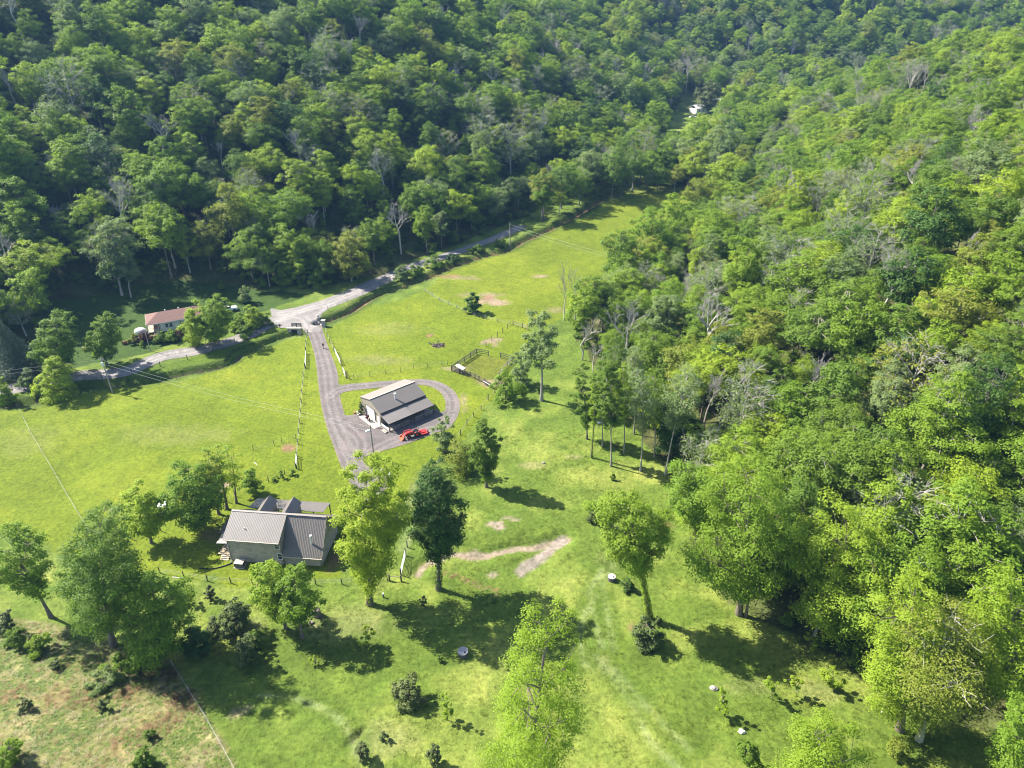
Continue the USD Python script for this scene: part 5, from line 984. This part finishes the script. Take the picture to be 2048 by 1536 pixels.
tree_at('spreading green tree with bare trunk on the rise right of the wash', (1393, 1125), (1385, 935), 122, 'leaf_fresh', 'vase', .42, seed=39, dens=.8)
tree_at('broad bright green tree at the front of the right wood', (1478, 1228), (1500, 925), 225, 'leaf_fresh', 'oval', .16, seed=40, dens=.75)
tree_at('slender small tree in front of the broad bright tree', (1492, 1232), (1502, 1092), 72, 'leaf_fresh', 'oval', .18, seed=41, dens=.8)
tree_at('large yellow-green tree at the front of the corner wood', (1690, 1255), (1680, 1000), 235, 'leaf_spring', 'dome', .06, seed=42, dens=.9)
tree_at('towering lime green tree in the lower right corner wood', (1800, 1460), (1830, 1130), 190, 'leaf_spring', 'ovate', .10, seed=43, dens=.9)
tree_at('olive tree with twin pale trunks and open branches in the right corner', (1838, 1480), (1900, 1215), 210, 'leaf_olive', 'vase', .22, 'bark_pale', seed=44, dens=.35, bare_twigs=80)
tree_at('lime green tree cut by the right edge', (2030, 1450), (2010, 1130), 190, 'leaf_spring', 'oval', .15, seed=45, dens=.8)
tree_at('fresh green tree filling the bottom right corner', (2060, 1640), (2040, 1400), 150, 'leaf_fresh', 'oval', .05, seed=46, dens=.8)
tree_at('low spreading fresh green tree at the bottom edge right of centre', (1640, 1640), (1645, 1435), 215, 'leaf_fresh', 'dome', .05, seed=47, dens=.85)
tree_at('wide dark tree inside the right wood edge behind the broad bright tree', (1600, 1170), (1610, 960), 170, 'leaf_mid', 'dome', .1, seed=48, dens=.8)
tree_at('round dark tree alone in the far mown field', (945, 626), (946, 586), 36, 'leaf_deep', 'dome', .10, seed=49, dens=1.6, leafsize=.4)
tree_at('bright leafy tree hiding the right half of the cream house', (430, 688), (430, 590), 72, 'leaf_fresh', 'oval', .05, seed=50, dens=1.1)
tree_at('lighter leafy tree leaning over the cream house roof', (392, 692), (388, 604), 66, 'leaf_spring', 'oval', .04, seed=51, dens=.8)
tree_at('round dark green tree at the roadside left of the cream house', (213, 728), (212, 628), 74, 'leaf_mid', 'oval', .10, seed=52, dens=1.1)
tree_at('tall round tree behind the silver-blue conifer at the left', (116, 752), (112, 626), 90, 'leaf_mid', 'oval', .05, seed=53, dens=1.1)
tree_at('silver-blue conifer at the left edge', (42, 752), (38, 640), 92, 'needle_blue', cb=.04, name='conifer', cat='conifer', seed=54, conifer=True, dens=.8, leafsize=.5)
bush_at('rounded bright yellow-green tree at the left end of the creek', (110, 792), (108, 720), 84, 'leaf_spring', seed=55, dens=1.2)
bush_at('small pale green bush beside the road at the far left', (54, 776), (52, 735), 38, 'leaf_pale', seed=56, dens=.9)
bush_at('dark green bush cut by the left edge by the road', (2, 806), (2, 752), 46, 'leaf_fresh', seed=57, dens=1.1)
tree_at('pale yellow blossoming tree at the foot of the left hill', (703, 562), (700, 462), 84, 'leaf_olive', 'oval', .08, 'bark_grey', seed=58, dens=1.0)
tree_at('bright green tree at the foot of the left hill near the junction', (598, 568), (592, 474), 44, 'leaf_spring', 'ovate', .06, seed=59)
tree_at('low bright tree left of the junction at the hill foot', (574, 570), (566, 512), 44, 'leaf_fresh', 'dome', .05, seed=60)
tree_at('green tree right of the bright one at the hill foot', (644, 572), (640, 520), 52, 'leaf_mid', 'dome', .05, seed=61)
tree_at('tall grey-green tree alone on the shaded slope above the cream house', (244, 590), (222, 438), 92, 'leaf_pale', 'column', .22, 'bark_grey', seed=62, dens=.8)
tree_at('smaller grey-green tree on the shaded slope above the cream house', (262, 594), (250, 500), 56, 'leaf_pale', 'oval', .35, 'bark_grey', seed=63, dens=.7)
tree_at('yellow-topped tree on the shaded slope at the left', (52, 640), (60, 536), 92, 'leaf_spring', 'oval', .10, seed=64, dens=.9)
tree_at('pale green round tree at the right edge of the far field', (1352, 482), (1348, 386), 78, 'leaf_spring', 'oval', .05, seed=65, dens=1.0)
tree_at('wide grey-green willow-like tree at the end of the valley', (1446, 356), (1446, 240), 100, 'leaf_pale', 'dome', .05, seed=66, dens=1.0)
tree_at('grey-green willow-like tree left of the wide one at the valley end', (1372, 366), (1372, 272), 76, 'leaf_pale', 'dome', .05, seed=67, dens=.9)
tree_at('dark cedar standing at the corner of the far field', (1248, 548), (1246, 470), 72, 'leaf_deep', 'dome', .04, seed=68, dens=1.2)
tree_at('brown-grey tall tree beside the far meadow', (1418, 226), (1420, 160), 54, 'needle', 'oval', .1, seed=69, dens=1.0)
for k, (b_, t_, w_, lf, lab) in enumerate((((1205, 892), (1203, 705), 42, 'leaf_mid', 'slim tree second in the row of edge trees behind the ivy trunk'), ((1248, 905), (1250, 725), 48, 'leaf_fresh', 'slim fresh tree in the gap between the edge trunks'), ((1268, 868), (1268, 690), 52, 'leaf_pale', 'slim pale tree behind the twin stemmed edge tree'), ((1308, 915), (1312, 740), 52, 'leaf_fresh', 'slim fresh tree left of the pale leaning trunk'), ((1232, 838), (1232, 668), 50, 'leaf_mid', 'slim dark tree deepest in the grove of edge trunks'))):
    tree_at(lab, b_, t_, w_, lf, 'column', .36, 'bark_grey', seed=80 + k, dens=.4, trunk=.14)
for k, (b_, t_, w_, lab) in enumerate((((1128, 640), (1118, 530), 30, 'bare grey tree left of the wood at the far field edge'), ((1150, 650), (1145, 545), 34, 'second bare grey tree at the far field edge'), ((1165, 720), (1160, 640), 60, 'grey leafless tree standing behind the slim edge trees'), ((1185, 745), (1185, 690), 40, 'small leafless tree among the edge trunks'))):
    P = at(*b_); d = np.linalg.norm(P - _E); h = (b_[1] - t_[1]) * d / FPX / .86; r = w_ / 2 * d / FPX; a, b = make_bare(400 + k, h, r, 4)
    t = thing('bare_tree', lab, 'bare tree', P); part(t, 'trunk', a, 'bark_pale', 60); part(t, 'branches', b, 'twig', 60)
# bushes and saplings on the grass
BUSH = [((420, 1198), (419, 1170), 22, 'needle', 'small round dark bush on the pasture below the back fence'), ((342, 1180), (340, 1164), 20, 'leaf_mid', 'low dark bush right of the round mid green tree'), ((376, 1208), (376, 1184), 26, 'leaf_olive', 'bare brownish bush below the low dark bush'),
        ((470, 1262), (470, 1200), 62, 'needle', 'big dark cedar bush left of the small yellow tree'), ((425, 1268), (424, 1236), 40, 'needle', 'dark bush between the round tree and the big cedar bush'), ((390, 1300), (388, 1262), 70, 'leaf_deep', 'dark thicket under the round mid green tree'),
        ((492, 1325), (494, 1268), 48, 'needle', 'mossy green cedar bush above the round shadow'), ((505, 1295), (505, 1262), 44, 'leaf_mid', 'leafy bush behind the mossy cedar bush'), ((440, 1310), (438, 1284), 40, 'leaf_olive', 'yellowish low bush in the shade left of the cedar bush'),
        ((845, 1212), (846, 1192), 16, 'needle', 'small upright dark bush left of the forked dark tree'), ((818, 1402), (818, 1362), 72, 'needle', 'broad dark cedar bush in the lower pasture'), ((768, 1480), (768, 1462), 20, 'needle', 'small dark bush at the lower left of the pasture'),
        ((722, 1518), (722, 1488), 36, 'needle', 'dark green bush near the bottom edge left of centre'), ((870, 1528), (868, 1490), 34, 'needle', 'upright dark bush at the bottom edge by the pale tree'), ((1295, 1290), (1293, 1238), 62, 'needle', 'dark spreading cedar at the foot of the leaning ivy tree'),
        ((1318, 1250), (1318, 1232), 18, 'needle', 'little dark cedar right of the ivy tree foot'), ((1256, 1180), (1254, 1152), 26, 'leaf_deep', 'dark bush right of the lilac lidded drum'), ((1188, 1045), (1188, 1008), 30, 'needle', 'dark bush behind the leaning ivy tree crown'),
        ((1500, 1532), (1498, 1490), 60, 'leaf_mid', 'dark shrub left of the low spreading tree'), ((1800, 1520), (1798, 1480), 60, 'leaf_olive', 'scrubby bush under the olive tree'), ((110, 1335), (112, 1318), 26, 'needle', 'small dark bush in the weedy meadow'), ((205, 1418), (206, 1398), 26, 'needle', 'dark weed clump in the middle of the meadow'), ((48, 1418), (46, 1398), 30, 'needle', 'dark weed clump at the left of the meadow'),
        ((298, 1478), (298, 1462), 28, 'leaf_mid', 'green weed clump near the meadow wire fence'), ((20, 1525), (22, 1480), 60, 'leaf_fresh', 'green bramble patch at the bottom left corner'), ((285, 1530), (284, 1500), 44, 'leaf_mid', 'bramble bush at the bottom edge of the meadow'), ((10, 1262), (8, 1225), 40, 'needle', 'dark bush at the left edge above the meadow'), ((30, 1290), (32, 1252), 40, 'leaf_mid', 'leafy bush at the left edge of the meadow'),
        ((80, 1298), (82, 1268), 50, 'leaf_fresh', 'dark bramble thicket under the leaning trunk tree'), ((250, 1340), (250, 1315), 70, 'leaf_fresh', 'bramble thicket under the large dark tree'), ((205, 1372), (210, 1345), 60, 'leaf_pale', 'pale grey-green bramble patch in the meadow'),
        ((722, 828), (721, 802), 13, 'leaf_deep', 'dark climbing shrub at the far corner of the barn'), ((735, 842), (735, 828), 14, 'leaf_red', 'small red shrub beside the barn wall'), ((585, 950), (584, 938), 14, 'leaf_mid', 'shrub in the row by the lower white gate'), ((562, 956), (561, 942), 15, 'leaf_mid', 'second shrub in the row by the lower white gate'), ((548, 962), (547, 952), 11, 'leaf_mid', 'third shrub in the row by the lower white gate'),
        ((340, 682), (340, 660), 34, 'leaf_fresh', 'clipped green hedge in front of the cream house'), ((318, 684), (318, 664), 30, 'leaf_mid', 'dark green hedge below the cream house porch'), ((358, 678), (357, 658), 22, 'leaf_red', 'purple-red shrub in front of the cream house'), ((287, 684), (286, 662), 26, 'leaf_red', 'wine red bush beside the cream house porch'), ((268, 688), (267, 666), 24, 'leaf_olive', 'orange-green bush left of the wine red bush'), ((283, 694), (283, 682), 12, 'leaf_fresh', 'small green bush at the thin leaning pole'),
        ((478, 662), (476, 626), 34, 'leaf_fresh', 'green bush right of the leafy trees by the road'), ((505, 656), (502, 612), 46, 'leaf_spring', 'tall yellow-green shrub by the pickup truck'), ((528, 650), (528, 626), 34, 'leaf_mid', 'dark shrub at the right end of the roadside hedge'), ((492, 670), (490, 650), 40, 'leaf_mid', 'low dark hedge beside the gravel road'), ((490, 605), (488, 572), 30, 'leaf_pale', 'pale bush on the shaded lawn behind the pickup truck'),
        ((803, 560), (803, 530), 30, 'leaf_pale', 'grey-green willow bush beside the road at the creek'), ((830, 553), (830, 530), 36, 'leaf_mid', 'dark bush on the creek bank beyond the road fence'), ((870, 535), (868, 512), 40, 'leaf_mid', 'creek bank bush further along the road'), ((905, 525), (905, 508), 34, 'leaf_deep', 'dark creek bank bush near the far pole'), ((955, 505), (955, 490), 34, 'leaf_mid', 'creek bank bush just before the far pole'), ((1000, 492), (1000, 478), 30, 'leaf_mid', 'creek bank bush at the foot of the far pole'),
        ((1225, 960), (1225, 945), 14, 'leaf_mid', 'single dark weed on the slope below the thin trees'), ((880, 1322), (878, 1308), 16, 'leaf_mid', 'dark weed left of the pale lidded drum')]
for k, (b_, t_, w_, lf, lab) in enumerate(BUSH): bush_at(lab, b_, t_, w_, lf, seed=500 + k, dens=1.3 if lf != 'leaf_olive' else .7)
for k, (b_, t_, w_, lab) in enumerate((((1448, 1432), (1442, 1375), 34, 'lime sapling by the reddish rock in the lower pasture'), ((1545, 1400), (1538, 1356), 34, 'lime sapling left of a pair of small shadows'), ((1592, 1392), (1588, 1352), 36, 'lime sapling beside its darker twin in the lower pasture'), ((1668, 1378), (1662, 1330), 46, 'widest lime sapling near the corner wood'), ((1622, 1300), (1618, 1268), 32, 'lime sapling at the shaded foot of the corner wood'), ((732, 1292), (729, 1250), 34, 'young green sapling below the tall yellow-green tree'), ((632, 1330), (628, 1312), 22, 'tiny lime sapling right of the front trees'), ((895, 1440), (892, 1385), 30, 'thin sapling right of the broad cedar bush'))):
    sapling(lab, b_, t_, w_, 'leaf_spring', seed=600 + k, dens=.5)
# ------------------------------------------------------------------ grass and weeds
def tuft(seed, n, h, spread, w, lean=.5):
    r = np.random.default_rng(seed); a = r.uniform(0, 6.28, n); d = spread * np.sqrt(r.uniform(0, 1, n)); p = np.stack([d * np.cos(a), d * np.sin(a), 0 * a], -1)
    b = r.uniform(0, 6.28, n); o = np.stack([np.cos(b), np.sin(b), 0 * b], -1) * (w / 2)[..., None] if np.ndim(w) else np.stack([np.cos(b), np.sin(b), 0 * b], -1) * w / 2
    hh = h * r.uniform(.6, 1.2, n); tip = p + np.stack([r.normal(size=n) * lean * hh, r.normal(size=n) * lean * hh, hh], -1)
    v = np.stack([p - o, p + o, tip], 1).reshape(-1, 3); return v, np.arange(3 * n).reshape(-1, 3)
def weed(seed, n, r_, leaf):
    g = np.random.default_rng(seed); d = g.normal(size=(n, 3)); d /= np.linalg.norm(d, axis=1, keepdims=True); d[:, 2] = abs(d[:, 2]); p = d * r_ * g.uniform(.3, 1, n)[:, None] ** .6 * [1, 1, .6]
    return leaf_quads(p, d + [0, 0, .7] + .5 * g.normal(size=(n, 3)), leaf, g)
rng = np.random.default_rng(77)
def strew(n, poly, avoid=()):
    x0, y0, x1, y1 = poly.bounds; x, y = rng.uniform(x0, x1, n), rng.uniform(y0, y1, n); ok = inside(poly, x, y)
    for a in avoid: ok &= ~inside(a, x, y)
    x, y = x[ok], y[ok]; p_, d_ = project(np.stack([x, y, bil(x, y)], -1)); ok = (p_[:, 0] > -60) & (p_[:, 0] < 2110) & (p_[:, 1] < 1600); return x[ok], y[ok]
def lay(name, label, protos, x, y, s0, s1, rng_seed=1, w=None):
    g = np.random.default_rng(rng_seed); n = len(x); s = g.uniform(s0, s1, n)[:, None] * np.ones(3)
    scatter('/World/' + name, protos, np.stack([x, y, land(x, y) - .02], -1), g.uniform(0, 6.28, n), s, g.integers(0, len(protos), n) if w is None else w, 'stuff', label)
NEARFIELD = Polygon([(-75, 30), (75, 30), (75, 108), (30, 130), (-10, 128), (-10, 95), (-30, 78), (-75, 84)]).intersection(VALLEY)
bare = [DRIVE.buffer(.2), ROAD.buffer(.2), LineString(WASH).buffer(1.1), LineString(WASH2).buffer(1.8)]
x, y = strew(30000, NEARFIELD, bare + [MEADOW])
k = meshkit.fbm(np.stack([x / 7, y / 7, 0 * x], -1), 3, 91); ok = rng.uniform(size=len(x)) < np.clip((k - .3) * 2.2, .15, 1); x, y = x[ok], y[ok]
lay('pasture_grass', 'tufty uncut grass of the near pasture', [('tuft', tuft(1, 16, .22, .35, .05), 'grass_green'), ('tuft', tuft(2, 16, .28, .32, .06), 'grass_green'), ('tuft', tuft(3, 18, .2, .38, .05), 'grass_green')], x, y, .6, 1.3, 2)
x, y = strew(26000, MEADOW)
f = meshkit.fbm(np.stack([x / 3.2, y / 3.2, 0 * x], -1), 3, 92)
d, _ = cKDTree(RED_W).query(np.stack([x, y], -1)); u = rng.uniform(size=len(x)); w = np.where(u < np.exp(-(d / 1.5) ** 2) * .55 + .02, 3 + (u * 1000).astype(int) % 2, np.where(f > .52, (u * 1000).astype(int) % 3, np.where(u < .2, 5, (u * 1000).astype(int) % 3)))
ok = (f > .5) | (u < .4); x, y, w = x[ok], y[ok], w[ok]
lay('meadow_weeds', 'tangled green, straw and rusty weeds of the meadow', [('weed', weed(11, 34, .42, .17), 'weed_green'), ('weed', weed(12, 30, .5, .2), 'weed_green'), ('weed', weed(13, 26, .34, .15), 'leaf_fresh'), ('red_grass', tuft(14, 34, .7, .34, .045, .35), 'grass_red'), ('red_grass', tuft(15, 30, .6, .4, .045, .4), 'grass_red'), ('dry_grass', tuft(16, 28, .45, .4, .05, .7), 'grass_straw')], x, y, .4, .95, 3, w)
bank = unary_union([LineString(CREEK_L).buffer(3.4), LineString(CREEK_R).buffer(3.8)]).difference(unary_union([LineString(CREEK_L).buffer(.7), LineString(CREEK_R).buffer(1.0), ROAD.buffer(.3), DRIVE.buffer(.3)]))
x, y = strew(14000, bank); lay('creek_weeds', 'rank weeds along the creek banks', [('weed', weed(21, 26, .5, .22), 'weed_green'), ('weed', weed(22, 26, .5, .24), 'leaf_mid')], x, y, .4, 1.0, 4)
# ------------------------------------------------------------------ the woods on the hills
rng = np.random.default_rng(42)
sp = 6.6
gx, gy = np.meshgrid(np.arange(-330, 470, sp), np.arange(20, 800, sp), indexing='ij')
fx = gx.ravel() + rng.uniform(-0.42, 0.42, gx.size) * sp; fy = gy.ravel() + rng.uniform(-0.42, 0.42, gx.size) * sp
ok = ~inside(VALLEY.buffer(-0.5), fx, fy) & ~inside(SHADE, fx, fy) & ~inside(FAR_MEADOW.buffer(3), fx, fy)
FARWOOD = Polygon([tuple(at0(*p)[:2]) for p in [(1040, 458), (1090, 441), (1140, 424), (1200, 402), (1290, 389), (1430, 383)]] + [(150, 420), (190, 470), (300, 520), (300, 540), (150, 540), (110, 500), (60, 400), (0, 270)])
ok |= inside(VALLEY, fx, fy) & inside(FARWOOD, fx, fy) & ~inside(FAR_MEADOW.buffer(4), fx, fy)
for b in KEEP_OUT: ok &= ~inside(b, fx, fy)
ok &= ~((fx < (fy - 150) * 0.62) & (rng.uniform(size=len(fx)) < 0.24))
fx, fy = fx[ok], fy[ok]; fz = land(fx, fy)
pp, dep = project(np.stack([fx, fy, fz + 8], -1))
ok = (dep > 20) & (pp[:, 0] > -420) & (pp[:, 0] < 2470) & (pp[:, 1] > -160) & (pp[:, 1] < 1900)
_ft = project(np.stack([fx, fy, fz + 17], -1))[0]; _cw = 6.5 * FPX / np.maximum(dep, 20)
ok &= ~((np.abs(pp[:, 0] - 1390) < 24 + _cw) & (_ft[:, 1] < 236) & (pp[:, 1] > 190))              # the gap through which the distant meadow shows
fx, fy, fz, pp, dep = fx[ok], fy[ok], fz[ok], pp[ok], dep[ok]
N = len(fx); u = rng.uniform(size=N); patch = meshkit.fbm(np.stack([fx / 45, fy / 45, 0 * fx], -1), 3, 21) - 0.5 + 0.22 * rng.normal(size=N)
left_side = fx < (fy - 150) * 0.62
species = np.empty(N, object)
# share of each kind of foliage: the shaded left hill is darker and mixed, the right hill fresher
def pick(w, q):
    w = np.cumsum(w) / np.sum(w); return np.searchsorted(w, q)
names_ = LEAFS + ['bare', 'cedar', 'bush']
q = np.clip(0.5 + patch * 0.9 + 0.25 * (u - 0.5), 0, 0.9999)
wl, wr = [0.24, 0.26, 0.16, 0.05, 0.10, 0.06, 0.13, 0.03, 0.0], [0.17, 0.33, 0.18, 0.03, 0.07, 0.04, 0.20, 0.02, 0.0]
kidx = np.where(left_side, pick(wl, u), pick(wr, u))
size = np.clip(rng.normal(0.95, 0.2, N), 0.55, 1.4) * np.where(left_side, 0.96, 0.84); size[kidx == 6] *= 1.22
size *= np.where(dep < 115, 1.14, 1.0)
xyz = np.stack([fx, fy, fz], -1)
kname = []
for i in range(N):
    l = names_[kidx[i]]
    if l == 'bare' and rng.uniform() < .6: kname.append(['forest_tree_thina_pale', 'forest_tree_thinb_olive', 'forest_tree_thinc_pale'][rng.integers(3)])
    elif l == 'bare': kname.append('bare_tree_%s' % 'abcd'[rng.integers(4)])
    elif l == 'cedar': kname.append('cedar_%s' % 'ab'[rng.integers(2)])
    elif dep[i] < 125 and l in NEAR and len(NEAR[l]): kname.append(NEAR[l][rng.integers(len(NEAR[l]))])
    else: kname.append(FOREST[l][rng.integers(5)])
kname = np.array(kname)
crown_r = np.array([KINDS[k][1] for k in kname]) * size; tall = np.array([KINDS[k][0] for k in kname]) * size
# how much of each tree shows (a coarse depth picture), to give the most visible ones a prim of their own
buf = np.zeros((288, 384), np.int8); seen = np.zeros(N); S_ = 2048 / 384
cp, cd = project(xyz + np.stack([0 * fx, 0 * fx, tall * 0.62], -1))
for i in np.argsort(cd):
    rx = crown_r[i] * FPX / cd[i] / S_; ry = tall[i] * 0.36 * FPX / cd[i] / S_
    cx, cy = cp[i] / S_; x0, x1, y0, y1 = int(max(cx - rx, 0)), int(min(cx + rx + 1, 384)), int(max(cy - ry, 0)), int(min(cy + ry + 1, 288))
    if x1 <= x0 or y1 <= y0: continue
    sub = buf[y0:y1, x0:x1]; seen[i] = (sub == 0).sum(); sub[:] = 1
def zone_of(i):
    x, y = fx[i], fy[i]
    if not left_side[i]:
        return 'in the lower right corner' if y < 75 else 'at the right wood edge' if y < 120 else 'on the right hillside' if y < 190 else 'on the far right shoulder'
    if x > 60: return 'on the far hillside'
    if y < 215 and x < -70: return 'above the cream house'
    if dl_at(x, y) < 35: return 'along the gravel road'
    return 'high on the left hillside' if x < -90 else 'on the middle left hillside'
def dl_at(x, y):
    return float(dl[int(np.clip((x - GX[0]) / G0, 0, len(GX) - 1)), int(np.clip((y - GY[0]) / G0, 0, len(GY) - 1))])
is_bare = np.array([k.startswith('bare') for k in kname]); is_cedar = np.array([k.startswith('cedar') for k in kname]); leafed = ~is_bare & ~is_cedar
single = np.zeros(N, bool)
for m, cap in ((leafed, 300), (is_bare, 120), (is_cedar, 60)):
    ids = np.where(m & (seen >= 6))[0]; single[ids[np.argsort(-seen[ids])][:cap]] = True
SHAPE_WORD = {'oval': 'full', 'ovate': 'upright', 'dome': 'round-topped', 'column': 'narrow', 'vase': 'spreading', 'thina': 'thin twiggy', 'thinb': 'thin twiggy', 'thinc': 'thin twiggy'}
same = {}
for i in np.where(single)[0]:
    z = zone_of(i); par = kname[i].split('_')
    key = ('grey leafless', z) if is_bare[i] else ('dark pointed cedar', z) if is_cedar[i] else (LOOK['leaf_' + par[-1]] + ' ' + SHAPE_WORD[par[2]], z)
    same.setdefault(key, []).append(i)
for key in [k for k in same if len(same[k]) > 20]:      # large groups: the upper and the lower ones apart
    ids = sorted(same.pop(key), key=lambda i: pp[i, 1]); m = len(ids) // 2
    for w, part_ids in (('upper', ids[:m]), ('lower', ids[m:])): same[(w + ' ' + key[0], key[1])] = part_ids
ORD = ['leftmost', 'second from left', 'third from left', 'fourth from left', 'fifth from left', 'sixth from left', 'seventh from left', 'eighth from left', 'ninth from left', 'tenth from left']
for (look_, z), ids in same.items():
    ids = sorted(ids, key=lambda i: pp[i, 0]); n = len(ids)
    for j, i in enumerate(ids):
        s = size[i]; sc = s * rng.uniform(0.9, 1.12, 3); rz = rng.uniform(0, 6.28)
        nm, cat, pl, one = ('bare_tree', 'bare tree', 'trees', 'tree') if is_bare[i] else ('cedar_tree', 'cedar', 'trees', 'tree') if is_cedar[i] else ('forest_tree', 'tree', 'trees', 'tree')
        if n == 1: lab = '%s %s %s' % (look_, one, z)
        elif j < min(10, (n + 1) // 2): lab = '%s of the %s %s %s' % (ORD[j], look_, pl, z)
        elif n - 1 - j < 10: lab = '%s of the %s %s %s' % (ORD[n - 1 - j].replace('left', 'right'), look_, pl, z)
        else: lab = '%s %s deep among its like %s' % (look_, one, z)
        copy(kname[i], nm, lab, cat, xyz[i], rz, sc, '%s trees %s' % (look_, z))
rest = ~single
ks = sorted(set(kname[rest])); lut = {k: j for j, k in enumerate(ks)}
def proto_name(k): return 'bare_tree' if k.startswith('bare') else 'cedar_tree' if k.startswith('cedar') else 'forest_tree'
for nm, m, lab in (('far_woods', leafed, 'dense leafy woods covering the hillsides'), ('far_bare_trees', is_bare, 'leafless grey trees scattered through the woods'), ('far_cedars', is_cedar, 'dark cedars scattered through the woods')):
    ids = np.where(rest & m)[0]; kk = sorted(set(kname[ids])); lut = {k: j for j, k in enumerate(kk)}
    s = size[ids][:, None] * rng.uniform(0.9, 1.12, (len(ids), 3))
    scatter('/World/' + nm, [(proto_name(k), k) for k in kk], xyz[ids], rng.uniform(0, 6.28, len(ids)), s, [lut[k] for k in kname[ids]], 'stuff', lab)
# brush under and along the woods
bx, by = rng.uniform(-300, 330, 13000), rng.uniform(30, 520, 13000)
ok = ~inside(VALLEY.buffer(-1.5), bx, by) & ~inside(FAR_MEADOW, bx, by) & (~inside(SHADE, bx, by) | (rng.uniform(size=13000) < 0.25))
for b in KEEP_OUT: ok &= ~inside(b, bx, by)
bx, by = bx[ok], by[ok]; bz = land(bx, by); p_, d_ = project(np.stack([bx, by, bz], -1)); ok = (p_[:, 0] > -150) & (p_[:, 0] < 2200) & (p_[:, 1] < 1700)
bx, by, bz = bx[ok], by[ok], bz[ok]; bk = ['bush_fresh', 'bush_mid', 'bush_deep', 'bush_mid']
scatter('/World/undergrowth', [('bush', k) for k in bk], np.stack([bx, by, bz - 0.1], -1), rng.uniform(0, 6.28, len(bx)), rng.uniform(0.45, 1.2, (len(bx), 1)) * np.ones(3), rng.integers(0, 4, len(bx)), 'stuff', 'low leafy brush under the woods')
print('forest', N, 'single', single.sum())
# ------------------------------------------------------------------ the air
MAT['haze'] = usdkit.material(stage, '/World/Looks/haze', {'v': ('principled_volume', {'color': (0.28, 0.55, 1.0), 'density': 0.00008, 'anisotropy': 0.2})}, [], volume='v.volume')
hz = trimesh.creation.box((8000, 8000, 1.0)); 
zlo, zhi = float(min(AZ.min(), 0)) - 2.0, float(max(AZ.max(), CAM_H)) + 40.0
hz.vertices[:, 2] = np.where(hz.vertices[:, 2] > 0, zhi, zlo); hz.vertices[:, 1] += 700
tag(usdkit.mesh(stage, '/World/haze', hz, MAT['haze']), 'thin blue haze in the valley air', None, None, 'stuff')
